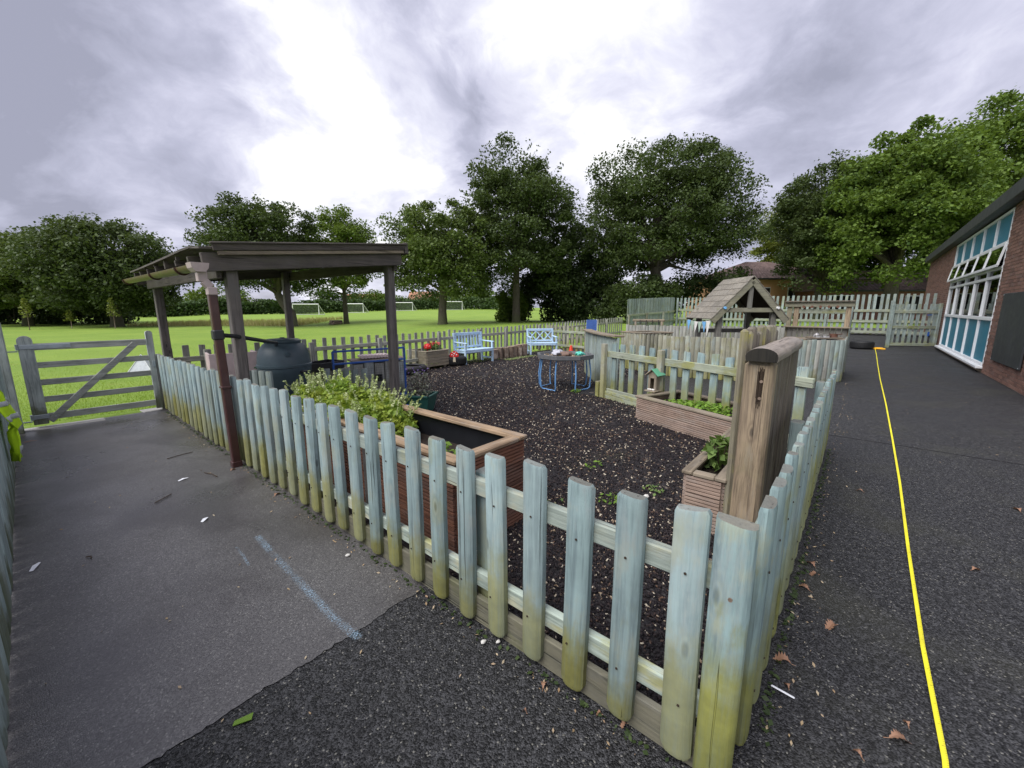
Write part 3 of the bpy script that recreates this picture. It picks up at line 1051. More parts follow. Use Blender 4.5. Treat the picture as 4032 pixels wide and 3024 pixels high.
# front fence, seen from outside: pales towards -x (towards the path)
ff = fence('picket_fence', 'pale blue picket fence with mossy feet along the tarmac path, from corner post to gate', (0, 0.045), (0, 7.62), (0.905, 0.845), PK, ph=0.88, rails=(0.70, 0.235), face=1,
           kick=0.14, posts=(1.02, 2.75, 4.5, 6.3), poh=0.76, start=0.075, lean=0.012)
# right-hand fence, pales towards the rubber path (-y)
rf = fence('picket_fence', 'pale blue green picket fence with lichen streaks beside the tape measure', (0.12, 0), (4.22, 0), (0.905, 0.86), PKG, ph=0.88, rails=(0.70, 0.235), face=-1,
           kick=0.12, posts=(1.9, 3.9), poh=0.76, start=0.04, lean=0.008)
nail_m = MB().tube([(0, 0, 0), (0, -0.003, 0)], 0.0042, 7).mesh('nail', 'rot')
for fr in (ff, rf):
    for o in [c_ for c_ in fr.children if c_.name.startswith('picket')][:16]:
        for zz in (0.665, 0.20):
            link('nail', nail_m, o, (rnd.uniform(-0.018, 0.018), -0.0425, zz + rnd.uniform(-0.012, 0.012)))
cp = thing('corner_post', 'stout rounded corner post where the two near picket fences meet', 'post', (-0.022, 0.008, 0))
me = picket_mesh('post', 0.108, 0.06, 0.91, 'picket_green', 9, n=9, topw=0.94, slant=-0.10)
link('post', me, cp, (0.0, 0.0, 0.01), rot=(0, 0, -PI / 2 + R(10)))
MB().box((0, 0, 0.40), (0.06, 0.05, 0.80), 0.006).build('backing_stake', 'sleeper', cp, loc=(0.075, 0.03, 0))
MB().tube([(0, 0, 0), (-0.004, 0, 0)], 0.006, 8).build('screw', 'screw', cp, loc=(-0.088, -0.016, 0.72))

# garden cross fence (rail side faces the camera), it runs slantwise
cf = fence('picket_fence', 'mossy yellow green picket fence across the back of the garden, behind the bird table', (5.02, 3.06), (3.80, 0.10), (0.96, 0.92), PKG, ph=0.88, rails=(0.76, 0.13), rmat='sea_rail', face=1, pitch=0.205,
           posts=(0.06, 1.27, 2.5), poh=0.93, start=0.21, rh=0.10, kick=None, lean=0.012, pmat='pale_picket')
MB().box((0, 0, 0.14), (0.08, 0.12, 0.28), 0.01).build('post', 'pale_picket', cf, loc=(-0.07, -0.03, 0))
MB().bar((0, -0.035, 0.07), (1.4, -0.035, 0.07), 0.03, 0.14, 0.004).build('gravel_board', 'sea_rail', cf)
MB().tube([(2.72, -0.06, 0.80), (2.75, -0.075, 0.81), (2.80, -0.07, 0.79)], 0.004, 5).tube([(2.74, -0.07, 0.80), (2.745, -0.075, 0.5), (2.74, -0.06, 0.1)], 0.003, 5).build('string', 'cream', cf)

# boundary fence by the field, in three runs
PKF = variants(0.085, 0.03, 0.88, 'grey_picket', 5, 0.02, 0.97)
bf1 = fence('picket_fence', 'weathered grey picket fence along the field behind the shelter', (0.10, 7.82), (4.1, 8.05), (0.92, 0.92), PKF, pw=0.085, th=0.03, ph=0.88, pitch=0.205, rails=(0.72, 0.25), rmat='grey_rail', face=1,
            posts=(0.5, 2.2, 3.75), pmat='grey_picket', poh=0.86)
bf2 = fence('picket_fence', 'weathered grey picket fence behind the blue slatted bench', (4.12, 8.05), (8.9, 8.62), (0.92, 0.93), PKF, pw=0.085, th=0.03, ph=0.88, pitch=0.205, rails=(0.72, 0.25), rmat='grey_rail', face=1,
            posts=(1.6, 3.3, 4.7), pmat='grey_picket', poh=0.9)
bf3 = fence('picket_fence', 'long grey green picket fence along the field edge running to the tall screen', (8.92, 8.62), (17.4, 8.6), (0.93, 0.95), PKF, pw=0.085, th=0.03, ph=0.88, pitch=0.205, rails=(0.72, 0.25), rmat='grey_rail', face=1,
            posts=(1.7, 3.4, 5.1, 6.8), pmat='grey_picket', poh=0.9, zf=(0, 0.16))
PKP = variants(0.1, 0.04, 0.88, 'pale_picket', 5)
sf = fence('picket_fence', 'short pale picket fence beside the blue lattice bench', (10.9, 8.5), (10.55, 6.65), (0.93, 0.93), PKP, ph=0.88, pitch=0.2, rails=(0.72, 0.25), rmat='sea_rail', face=1, posts=(), start=0.1)
MB().box((0, 0, 0.48), (0.10, 0.10, 0.96), 0.03).build('post', 'pale_picket', sf, loc=(1.92, 0, 0))

# left-hand fence beside the path, close boarded
PKL = variants(0.12, 0.03, 0.94, 'picket_left', 4, 0.02, 0.95)
lf = fence('board_fence', 'grey green close board fence at the left edge, with the yellow vest', (-1.53, 0.3), (-1.53, 7.32), (0.98, 0.98), PKL, pw=0.12, th=0.03, ph=0.94, pitch=0.128, mat='picket_left', rails=(0.75, 0.25), rmat='gate_wood', face=-1, start=0.06, lift=0.02, lean=0.006)


def palisade(name, label, pts, h, pk, ph, pitch=0.098, mat='grey_picket', rails=True, side=1, hj=0.015, cat='fence', rail_z=0.6):
    """close-set half-round pales along a bent line; side tells which way the round faces look"""
    root = thing(name, label, cat, (pts[0][0], pts[0][1], 0))
    ox, oy = pts[0]
    for (a, b) in zip(pts, pts[1:]):
        L = math.hypot(b[0] - a[0], b[1] - a[1])
        n_ = max(1, round(L / pitch))
        an = math.atan2(b[1] - a[1], b[0] - a[0])
        for i in range(n_):
            u = (i + 0.5) / n_
            x, y = a[0] + (b[0] - a[0]) * u, a[1] + (b[1] - a[1]) * u
            z = float(gh(x, y))
            link('picket', rnd.choice(pk), root, (x - ox, y - oy, z + 0.01), rot=(0, rnd.uniform(-0.008, 0.008), an + (0 if side > 0 else PI)), scale=(rnd.uniform(0.95, 1.02), 1, (h + rnd.uniform(-hj, hj)) / ph))
        if rails:
            nx, ny = math.sin(an) * side * -0.03, -math.cos(an) * side * -0.03
            z = float(gh(*a))
            MB().bar((a[0] - ox + nx, a[1] - oy + ny, z + rail_z), (b[0] - ox + nx, b[1] - oy + ny, z + rail_z), 0.03, 0.07, 0.004).build('rail', 'grey_rail', root)
    return root


# curved counter, then the mixed palisades of the play yard
pc = [(7.30, 4.72), (6.75, 4.30), (6.20, 3.82), (5.82, 3.42), (5.56, 3.06)]
PKC = variants(0.098, 0.04, 0.9, 'sea_picket', 5)
bar_ = palisade('counter', 'curved pale green palisade counter with a wooden ledge behind the tray table', pc, 0.98, PKC, 0.9, cat='counter', side=1)
for (a, b) in zip(pc, pc[1:]):
    MB().bar((a[0] - 7.30, a[1] - 4.72, 1.015), (b[0] - 7.30, b[1] - 4.72, 1.015), 0.2, 0.035, 0.006).build('ledge_board', 'rim_grey', bar_)
PKM = variants(0.098, 0.045, 0.9, 'pale_picket', 6, 0.1)
mid = palisade('palisade_fence', 'mossy close set half log palisade in front of the play hut', [(8.02, 3.28), (8.00, 2.9), (8.10, 2.3), (8.28, 1.64), (8.62, 1.18)], 0.90, PKM, 0.9)
bay = palisade('log_planter', 'square half log planter with rim boards left of the play hut', [(8.62, 4.45), (8.30, 3.78), (8.98, 3.32)], 0.90, PKM, 0.9, cat='planter')
for a, b in [((8.62, 4.45), (8.30, 3.78)), ((8.30, 3.78), (8.98, 3.32)), ((8.98, 3.32), (9.3, 3.98)), ((9.3, 3.98), (8.62, 4.45))]:
    MB().bar((a[0] - 8.62, a[1] - 4.45, 0.925), (b[0] - 8.62, b[1] - 4.45, 0.925), 0.10, 0.03, 0.005).build('rim_board', 'rim_grey', bay)
MB().box((0.34, -0.57, 0.42), (0.55, 0.65, 0.8), 0, R(25)).build('soil', 'soil', bay)
PKR = variants(0.098, 0.04, 0.95, 'grey_picket', 5, 0.02, 0.95)
row3 = palisade('palisade_fence', 'grey close board palisade behind the play hut and its bunting', [(11.0, 5.45), (11.3, 4.3), (11.6, 3.4), (12.0, 2.38), (12.3, 1.4)], 0.99, PKR, 0.95)
KF = [(8.66, 1.12), (9.06, 0.62), (9.54, 0.03)]
kfront = palisade('palisade_fence', 'blue green palisade front of the mud kitchen beside the path', KF + [(10.4, 0.03), (11.2, 0.04)], 0.87, variants(0.098, 0.04, 0.9, 'sea_picket', 2) + variants(0.098, 0.04, 0.9, 'grey_picket', 2), 0.9)

# tall fence across the far end
PKT = variants(0.098, 0.03, 1.7, 'sea_picket', 6, 0.02, 0.96)
tf = fence('picket_fence', 'tall pale green picket fence across the far end before the houses', (22.7, 7.9), (22.75, -2.42), (1.76, 1.78), PKT, ph=1.7, pitch=0.2, rails=(1.08, 0.62, 0.16), rmat='sea_rail', face=1,
           posts=(0.1, 2.4, 4.6, 6.8, 9.0), pmat='sea_picket', poh=1.5, rh=0.11, zf=(0.34, 0.34), lift=0.06)
ts = fence('picket_fence', 'tall close set pale blue screen fence at the corner by the field', (17.6, 8.45), (22.6, 7.95), (1.80, 1.80), PKT, ph=1.7, pitch=0.145, rails=(1.02, 0.55), rmat='sea_rail', face=1,
           posts=(0.05, 1.8, 3.6), pmat='pale_picket', poh=1.05, zf=(0.16, 0.34), lift=0.03, rh=0.1)
rg = thing('picket_gate', 'pale green picket gate standing between far path and school wall', 'gate', (20.5, -1.06, 0.0), math.atan2(-1.36, 0.72))
for i in range(8):
    link('picket', rnd.choice(PKT), rg, (0.14 + i * 0.185, 0.02, 0.10), rot=(0, rnd.uniform(-0.01, 0.01), PI), scale=(1, 1, 1.58 / 1.7))
for z_ in (1.38, 0.80, 0.14):
    MB().bar((0.05, 0, z_), (1.5, 0, z_), 0.035, 0.11, 0.005).build('rail', 'sea_rail', rg)
for x_ in (0.0, 1.53):
    MB().box((0, 0, 0.85), (0.1, 0.1, 1.7), 0.01).build('post', 'sea_picket', rg, loc=(x_, 0, 0))
MB().box((1.2, -0.04, 1.27), (0.14, 0.03, 0.03)).box((1.26, -0.05, 0.55), (0.05, 0.03, 0.16)).build('latch', 'frame_blue', rg)

# ------------------------------------------------------------------ field gate and its posts
gt_ = thing('field_gate', 'grey wooden five bar gate closed at the end of the tarmac path', 'gate', (-1.27, 7.67, 0.05))
GL = 1.17


def stile(wd, th, h):
    pl = [(-wd / 2, 0), (wd / 2, 0), (wd / 2, h - wd * 0.45)]
    for i in range(1, 8):
        an = PI * i / 8
        pl.append((wd / 2 * math.cos(an), h - wd * 0.45 + wd * 0.45 * math.sin(an)))
    pl.append((-wd / 2, h - wd * 0.45))
    return MB().prism(pl, -th / 2, th / 2, Matrix.Rotation(R(90), 4, 'X'))


stile(0.13, 0.07, 1.12).build('stile', 'gate_stile', gt_)
stile(0.075, 0.07, 1.14).build('stile', 'gate_stile', gt_, loc=(GL, 0, 0))
for z_, hh in ((0.98, 0.085), (0.75, 0.075), (0.53, 0.075), (0.31, 0.075), (0.085, 0.085)):
    MB().bar((0.06, 0.0, z_), (GL - 0.03, 0.0, z_), 0.022, hh, 0.004).build('rail', 'gate_wood', gt_)
MB().bar((0.075, -0.024, 0.03), (GL - 0.16, -0.024, 0.97), 0.024, 0.075, 0.004).build('brace', 'gate_wood', gt_)
for u in (0.06, 0.30, 0.54, 0.77):
    MB().tube([(0.075 + (GL - 0.235) * u, -0.036, 0.03 + 0.94 * u), (0.075 + (GL - 0.235) * u, -0.044, 0.03 + 0.94 * u)], 0.010, 8).build('bolt', 'metal_zinc', gt_)
for z_, ln in ((0.985, 0.44), (0.10, 0.14)):
    hg = MB().bar((-0.06, -0.045, z_), (ln - 0.06, -0.045, z_), 0.008, 0.055, 0.003).build('hinge_strap', 'metal_zinc', gt_)
    MB().tube([(-0.07, -0.045, z_ - 0.035), (-0.07, -0.045, z_ + 0.035)], 0.016, 10).bar((-0.17, -0.03, z_ - 0.05), (-0.07, -0.045, z_ - 0.05), 0.014, 0.014).build('hinge_pin', 'metal_zinc', gt_)
    for k in range(3 if ln > 0.2 else 1):
        MB().tube([(0.02 + k * 0.15, -0.049, z_), (0.02 + k * 0.15, -0.056, z_)], 0.011, 8).build('bolt', 'metal_zinc', gt_)
MB().box((GL + 0.005, -0.05, 0.66), (0.035, 0.02, 0.09), 0.004).build('latch', 'metal_zinc', gt_)
gp = thing('gate_post', 'tall grey square hinge post of the field gate with pyramid top', 'post', (-1.50, 7.52, 0))
pm = MB().box((0, 0, 0.67), (0.16, 0.16, 1.34), 0.008)
pm.add([(-0.08, -0.08, 1.34), (0.08, -0.08, 1.34), (0.08, 0.08, 1.34), (-0.08, 0.08, 1.34), (0, 0, 1.39)], [(0, 1, 4), (1, 2, 4), (2, 3, 4), (3, 0, 4)])
pm.build('post', 'gate_stile', gp)
sp = tag(MB().box((0, 0, 0.42), (0.07, 0.09, 0.84), 0.006).build('slam_post', 'gate_stile', loc=(-0.035, 7.74, 0)), 'slim post the field gate latches against, at the fence end', 'post')

# ------------------------------------------------------------------ open timber shelter
sh = thing('timber_shelter', 'dark stained open timber shelter with flat roof over the water butt', 'shelter', (0.10, 4.5, 0))
PST = [(0.02, 0.05, 1.98), (1.83, 0.10, 2.16), (0.0, 3.28, 1.97), (1.78, 3.25, 2.14)]
for x_, y_, h_ in PST:
    MB().box((0, 0, h_ / 2), (0.102, 0.102, h_), 0.008).build('post', 'shed_dark', sh, loc=(x_, y_, 0))
rz0, rz1 = 1.87, 2.07


def rl(x):
    return 1.90 + 0.105 * (x + 0.2)


for y_ in (-0.03, 3.33):
    MB().bar((-0.22, y_, rl(-0.22) + 0.02), (1.93, y_, rl(1.93) + 0.02), 0.045, 0.17, 0.005).build('roof_beam', 'shed_beam', sh)
for x_ in (-0.09, 1.87):
    MB().bar((x_, 0.0, rl(x_) - 0.055), (x_, 3.30, rl(x_) - 0.055), 0.045, 0.15, 0.005).build('wall_plate', 'shed_beam_y', sh)
for i in range(6):
    y_ = 0.45 + i * 0.5
    MB().bar((-0.22, y_, rl(-0.22) + 0.075), (1.93, y_, rl(1.93) + 0.075), 0.045, 0.06, 0.004).build('rafter', 'shed_beam', sh)
# near verge: stacked fascia boards
MB().bar((-0.14, -0.09, rl(-0.14) + 0.148), (1.96, -0.09, rl(1.96) + 0.148), 0.022, 0.062, 0.004).build('fascia_board', 'shed_beam', sh)
MB().bar((-0.10, -0.078, rl(-0.10) + 0.095), (1.94, -0.078, rl(1.94) + 0.095), 0.03, 0.036, 0.004).build('fascia_board', 'rim_grey', sh)
MB().bar((-0.16, -0.10, rl(-0.16) + 0.186), (1.98, -0.10, rl(1.98) + 0.186), 0.045, 0.018, 0.004).build('fascia_board', 'shed_beam', sh)
for y_ in (-0.07, 3.42):
    MB().bar((1.97, y_, rl(2.0) + 0.06), (1.97, y_ + 0.02, rl(2.0) + 0.20), 0.05, 0.10, 0.004).build('verge_end', 'shed_beam', sh)
MB().bar((1.95, -0.05, rl(1.95) + 0.13), (1.95, 3.42, rl(1.95) + 0.13), 0.022, 0.14, 0.004).build('fascia_board', 'shed_beam_y', sh)
# roof boards laid along the shelter, the eave edge lifts a little off the rafters
nb = 15
for i in range(nb):
    x0, x1 = -0.24 + i * 2.20 / nb, -0.24 + (i + 1) * 2.20 / nb - 0.006
    lift_ = 0.055 if i == 0 else (0.03 if i == 1 else 0.0)
    v = []
    ys = [-0.07, 0.25, 0.6, 1.2, 2.0, 2.8, 3.52]
    lf_ = [0.02, 0.05, 0.05, 0.035, 0.02, 0.008, 0.0]
    if i > 1:
        lf_ = [0.0] * 7
    for y_, l_ in zip(ys, lf_):
        za, zb = rl(x0) + 0.118 + l_, rl(x1) + 0.118 + l_ * 0.6
        v += [(x0, y_, za), (x1, y_, zb), (x1, y_, zb + 0.02), (x0, y_, za + 0.02)]
    f = [(0, 1, 2, 3), (24, 27, 26, 25)]
    for k in range(6):
        for j in range(4):
            a, b = k * 4 + j, k * 4 + (j + 1) % 4
            f.append((a, a + 4, b + 4, b))
    MB().add(v, f).build('roof_board', 'shed_beam_y', sh)
for y_ in (0.9, 1.45, 2.0, 2.6):
    MB().box((-0.2, y_, rl(-0.2) + 0.122), (0.04, 0.03, 0.035)).build('packing_block', 'shed_beam', sh)

gu = thing('rain_gutter', 'brown and green stained half round gutter along the shelter eave', 'gutter', (-0.19, 4.30, 1.88))
gm = MB()
gn = 9
Lg = 3.62
prof = [(0.056 * math.cos(PI + PI * i / (gn - 1)), 0.056 * math.sin(PI + PI * i / (gn - 1))) for i in range(gn)] + [(0.050 * math.cos(2 * PI - PI * i / (gn - 1)), 0.050 * math.sin(2 * PI - PI * i / (gn - 1))) for i in range(gn)]
v = [(x, -0.02, z) for x, z in prof] + [(x, Lg, z + 0.03) for x, z in prof]
k = len(prof)
gm.add(v, [(i, k + i, k + (i + 1) % k, (i + 1) % k) for i in range(k)] + [tuple(range(k)), tuple(range(k, 2 * k))[::-1]])
gm.build('channel', 'gutter', gu, True)
for y_ in (0.55, 1.75, Lg - 0.03):
    c = MB()
    c.tube([(0.061 * math.cos(PI + PI * i / 10), y_, 0.008 * y_ + 0.061 * math.sin(PI + PI * i / 10)) for i in range(11)], 0.011, 6)
    c.build('bracket', 'pipe_brown', gu)
ou = MB()
pr = [(-0.068, 0.015), (0.068, 0.015), (0.06, -0.03), (0.035, -0.062), (-0.035, -0.062), (-0.06, -0.03)]
ou.add([(x, -0.06, z) for x, z in pr] + [(x, 0.10, z) for x, z in pr], [tuple(range(6)), tuple(range(6, 12))[::-1]] + [(i, i + 6, (i + 1) % 6 + 6, (i + 1) % 6) for i in range(6)])
ou.build('stop_end', 'pipe_pale', gu)
dp = thing('downpipe', 'dark red brown square rain downpipe in front of the shelter post', 'downpipe', (-0.105, 4.26, 0))
MB().bar((0, 0.0, 0.05), (-0.01, 0.045, 1.64), 0.068, 0.068, 0.008, up=(1, 0, 0)).build('pipe', 'pipe_brown', dp)
MB().bar((-0.01, 0.04, 1.62), (-0.01, 0.042, 1.69), 0.076, 0.076, 0.006, up=(1, 0, 0)).bar((-0.012, 0.042, 1.685), (-0.06, 0.05, 1.745), 0.07, 0.066, 0.006, up=(1, 0, 0.6)).bar((-0.068, 0.052, 1.735), (-0.07, 0.05, 1.83), 0.074, 0.074, 0.006, up=(1, 0, 0)).build('swan_neck', 'pipe_pale', dp)
MB().box((-0.004, 0.02, 0.78), (0.082, 0.082, 0.022), 0.004).build('pipe_clip', 'pipe_brown', dp)
MB().bar((-0.008, 0.033, 1.22), (-0.0085, 0.035, 1.31), 0.086, 0.086, 0.010, up=(1, 0, 0)).build('diverter', 'black_plastic', dp)
MB().box((0, 0, 0.03), (0.085, 0.075, 0.06), 0.006).build('shoe', 'pipe_brown', dp)

wb = thing('water_butt', 'dark blue grey plastic water butt with lid under the shelter', 'water butt', (1.02, 5.86, 0))
wm = MB().lathe([(0.27, 0.10), (0.285, 0.12), (0.318, 0.62), (0.330, 0.64), (0.333, 0.72), (0.345, 0.725), (0.345, 0.755), (0.333, 0.762), (0.325, 0.86), (0.30, 0.95), (0.25, 1.02), (0.215, 1.045), (0.21, 1.05)], 40)
wm.build('barrel', 'butt_plastic', wb, True)
MB().lathe([(0.225, 1.045), (0.232, 1.055), (0.232, 1.075), (0.20, 1.092), (0.10, 1.10), (0.0, 1.10)], 36).tube([(0, 0, 1.10), (0, 0, 1.115)], 0.03, 10).build('lid', 'butt_plastic', wb, True)
MB().lathe([(0.29, 0.0), (0.27, 0.09), (0.20, 0.10)], 24).build('stand', 'butt_plastic', wb, True)
bd = Vector((CAM[0] - 1.02 + 0.9, CAM[1] - 5.86 - 0.2, 0)).normalized()
p_ = bd * 0.318
MB().tube([(p_.x, p_.y, 0.905), (p_.x + bd.x * 0.012, p_.y + bd.y * 0.012, 0.912)], 0.037, 18).tube([(p_.x * 1.04, p_.y * 1.04, 0.914), (p_.x * 1.045, p_.y * 1.045, 0.916)], 0.022, 14).build('tap_boss', 'butt_plastic', wb, True)
p_ = Vector((bd.x * math.cos(0.55) - bd.y * math.sin(0.55), bd.x * math.sin(0.55) + bd.y * math.cos(0.55), 0)) * 0.325
MB().box((p_.x, p_.y, 0.66), (0.10, 0.10, 0.035), 0.01, math.atan2(p_.y, p_.x)).build('grip', 'black_plastic', wb)
hs_ = MB().tube([(-0.10, 4.30, 1.262), (0.05, 4.42, 1.24), (0.45, 4.95, 1.15), (0.82, 5.52, 1.07), (0.86, 5.66, 1.03)], 0.021, 10).build('overflow_hose', 'black_plastic', smooth=True)
tag(hs_, 'black hose running from the downpipe down to the water butt', 'hose')

# pink board, green tub and low edging behind the water butt
pb = thing('pink_board_box', 'pale pink board cabinet standing under the shelter behind the downpipe', 'cabinet', (0.78, 7.25, 0), R(-8))
MB().box((0, 0, 0.42), (0.62, 0.03, 0.84), 0.004).build('front_panel', 'pink_board', pb, loc=(0, -0.2, 0))
MB().box((0, 0, 0.42), (0.03, 0.38, 0.84), 0.004).build('side_panel', 'pink_board', pb, loc=(0.3, 0, 0))
MB().box((0, 0, 0.42), (0.03, 0.38, 0.84), 0.004).build('side_panel', 'pink_board', pb, loc=(-0.3, 0, 0))
MB().box((0, 0, 0.75), (0.58, 0.36, 0.02)).build('shelf', 'pink_board', pb)
tb = thing('plastic_tub', 'green plastic tub on the ground behind the water butt', 'tub', (1.15, 7.15, 0.32))
MB().lathe([(0.15, 0), (0.20, 0.26), (0.215, 0.262), (0.215, 0.28), (0.195, 0.28), (0.145, 0.02), (0.0, 0.02)], 24).build('bowl', 'green_plastic', tb, True)
MB().box((0, 0, -0.16), (0.5, 0.4, 0.31), 0.01).build('stand', 'gate_stile', tb)
PKS = variants(0.09, 0.04, 0.6, 'sea_picket', 3)
le = palisade('log_edging', 'low pale post edging between the water butt and the mint', [(0.42, 5.72), (0.62, 5.15)], 0.74, PKS, 0.6, pitch=0.13, cat='edging', rails=False)
le2 = palisade('log_edging', 'low pale post edging right of the water butt by the black trays', [(1.55, 5.9), (2.05, 5.45)], 0.60, PKS, 0.6, pitch=0.13, cat='edging', rails=False)
tr_ = thing('black_tray', 'black plastic seed tray on edge behind the water butt', 'tray', (1.75, 6.25, 0.56))
MB().box((0, 0, 0), (0.5, 0.34, 0.02), 0.005, R(20)).build('base', 'black_plastic', tr_)
for a in range(4):
    an = R(20) + a * PI / 2
    ln = 0.34 if a % 2 == 0 else 0.5
    rr_ = 0.25 if a % 2 == 0 else 0.17
    MB().box((rr_ * math.cos(an), rr_ * math.sin(an), 0.06), (0.012, ln, 0.12), 0.003, an).build('side', 'black_plastic', tr_)
MB().box((0, 0, -0.29), (0.4, 0.3, 0.54), 0.01, R(20)).build('crate_under', 'grey_picket', tr_)

# blue tube frame with wire mesh
bfm = thing('mesh_panel', 'blue tube frame panel filled with wire mesh beside the mint bed', 'panel', (2.82, 5.62, 0), math.atan2(0.24, -1.12))
FWd = 1.14
MB().bar((0, 0, 0), (0, 0, 0.86), 0.03, 0.03, 0.004).bar((FWd, 0, 0), (FWd, 0, 0.86), 0.03, 0.03, 0.004).bar((0, 0, 0.86), (FWd, 0, 0.86), 0.03, 0.03, 0.004).bar((0, 0, 0.67), (FWd, 0, 0.67), 0.03, 0.03, 0.004).bar((0, 0, 0.08), (FWd, 0, 0.08), 0.03, 0.03, 0.004).build('frame', 'frame_blue', bfm)
wm = MB()
for i in range(1, 28):
    wm.tube([(FWd * i / 28, 0.004, 0.09), (FWd * i / 28, 0.004, 0.60)], 0.0016, 4, False)
for i in range(1, 13):
    wm.tube([(0.01, -0.003, 0.09 + 0.51 * i / 13), (FWd - 0.01, -0.003, 0.09 + 0.51 * i / 13)], 0.0016, 4, False)
wm.build('wire_mesh', 'wire', bfm)
MB().tube([(0.2, 0, 0.86), (0.2, -0.03, 0.84), (0.2, -0.035, 0.76), (0.2, 0, 0.69)], 0.012, 8).build('strap', 'black_plastic', bfm)
ih = thing('bug_hotel', 'grey board bug hotel stacked behind the blue mesh panel', 'bug hotel', (2.75, 6.35, 0), R(-15))
for i in range(5):
    MB().box((-0.36 + i * 0.18, 0, 0.28 + 0.02 * (i % 2)), (0.165, 0.25, 0.56 + 0.04 * (i % 2)), 0.006).build('board', ('grey_picket', 'gate_stile', 'grey_picket')[i % 3], ih)
MB().box((0, 0, 0.62), (0.95, 0.32, 0.03), 0.004).build('top_board', 'rim_grey', ih)
for i in range(9):
    MB().tube([(-0.28 + i * 0.055, -0.14, 0.68), (-0.28 + i * 0.055, 0.1, 0.68)], 0.03, 8).build('cane', 'pink_board', ih)
MB().box((-0.02, -0.13, 0.30), (0.12, 0.02, 0.12)).build('opening', 'dark_hole', ih)
MB().box((0.25, -0.13, 0.2), (0.1, 0.02, 0.3)).build('opening', 'dark_hole', ih)

# ------------------------------------------------------------------ reeded timber planters


def reeded(mb, L, h, th=0.022):
    """one decking board lying along x, ridged face towards -y, origin at its lower left"""
    nr = max(3, int(h / 0.022))
    pr = []
    for i in range(nr):
        z0 = h * i / nr
        z1 = h * (i + 1) / nr
        pr += [(-th, z0 + 0.0045), (-th, z1 - 0.0045), (-th + 0.012, z1 - 0.0025)]
        if i < nr - 1:
            pr += [(-th + 0.012, z1 + 0.0025)]
    pr = [(0, 0)] + [(-th + 0.012, 0.002)] + pr + [(0, h)]
    k = len(pr)
    v = [(0, y, z) for y, z in pr] + [(L, y, z) for y, z in pr]
    f = [tuple(range(k)), tuple(range(k, 2 * k))[::-1]] + [(i, i + k, (i + 1) % k + k, (i + 1) % k) for i in range(k)]
    mb.add(v, f)
    return mb


def planter(name, label, loc, rz, L, Dp, h, nb, mat, rim, soil_z, liner=False, rimw=0.09, feet=0.0, cat='planter'):
    """local x along the front, y into depth; front face at y=0"""
    root = thing(name, label, cat, loc, rz)
    bh = (h - feet) / nb
    for i in range(nb):
        z0 = feet + i * bh
        for (px, py, an, ln) in ((0, 0, 0, L), (L, Dp, PI, L), (0, Dp, -PI / 2, Dp), (L, 0, PI / 2, Dp)):
            reeded(MB(), ln, bh - 0.004).build('board', mat, root, loc=(px, py, z0 + rnd.uniform(-0.001, 0.001)), rz=an)
    t_ = 0.03
    for (px, py, sx, sy) in ((L / 2, t_ / 2, L - 0.06, 0.03), (L / 2, Dp - t_ / 2, L - 0.06, 0.03)):
        pass
    MB().box((L / 2, Dp / 2, soil_z - 0.1), (L - 0.01, Dp - 0.01, 0.2)).build('soil', 'soil', root)
    if liner:
        lm = MB()
        for (cx, cy, sx, sy) in ((L / 2, 0.012, L - 0.03, 0.006), (L / 2, Dp - 0.012, L - 0.03, 0.006), (0.012, Dp / 2, 0.006, Dp - 0.03), (L - 0.012, Dp / 2, 0.006, Dp - 0.03)):
            lm.box((cx, cy, (h + soil_z) / 2 - 0.02), (sx, sy, h - soil_z + 0.06))
        lm.build('liner', 'liner', root)
    r2 = rimw
    for (a, b) in (((-0.03, r2 / 2 - 0.03), (L + 0.03, r2 / 2 - 0.03)), ((-0.03, Dp - r2 / 2 + 0.03), (L + 0.03, Dp - r2 / 2 + 0.03))):
        MB().bar((a[0], a[1], h + 0.014), (b[0], b[1], h + 0.014), r2, 0.028, 0.006).build('rim_board', rim, root)
    for x_ in (r2 / 2 - 0.03, L - r2 / 2 + 0.03):
        o = MB().box((0, 0, 0), (Dp - 2 * r2 + 0.056, r2, 0.028), 0.006).build('rim_board', rim, root, loc=(x_, Dp / 2, h + 0.012), rz=PI / 2)
    if feet:
        for x_ in (0.08, L - 0.08):
            for y_ in (0.05, Dp - 0.05):
                MB().box((0, 0, feet / 2), (0.06, 0.06, feet), 0.004).build('foot', mat, root, loc=(x_, y_, 0))
    return root


# big red brown planter just inside the front fence: front faces -x (rotate so local x runs along -y)
pa = planter('planter', 'red brown reeded timber planter with black liner behind the front fence', (0.26, 3.62, 0.012), -PI / 2, 2.10, 0.62, 0.60, 4, 'deck_red', 'rim_brown', 0.42, True)
MB().box((1.18, -0.035, 0.3), (0.07, 0.02, 0.6), 0.003).build('batten', 'shed_dark', pa)
# pink reeded planter under the bird table
an_b = math.atan2(-1.22, -0.50)
pbn = planter('planter', 'weathered pinkish reeded planter with salad leaves under the bird table', (4.03, 2.02, 0.012), an_b, 1.42, 0.78, 0.30, 2, 'deck_pink', 'rim_grey', 0.22, False, 0.10)
pcn = planter('planter', 'low reeded planter with a leafy shrub beside the sleeper post', (1.58, 0.56, 0.012), 0, 1.95, 0.22, 0.38, 3, 'deck_pink', 'rim_grey', 0.30, False, 0.07)
pcn.location = (3.5, 0.60, 0.012)
pcn.rotation_euler = (0, 0, PI)
pdn = planter('planter', 'square tan slatted planter with red flowers by the field fence', (5.03, 7.86, 0.01), R(4), 0.74, 0.70, 0.44, 5, 'deck_tan', 'deck_tan', 0.38, False, 0.05, 0.07)

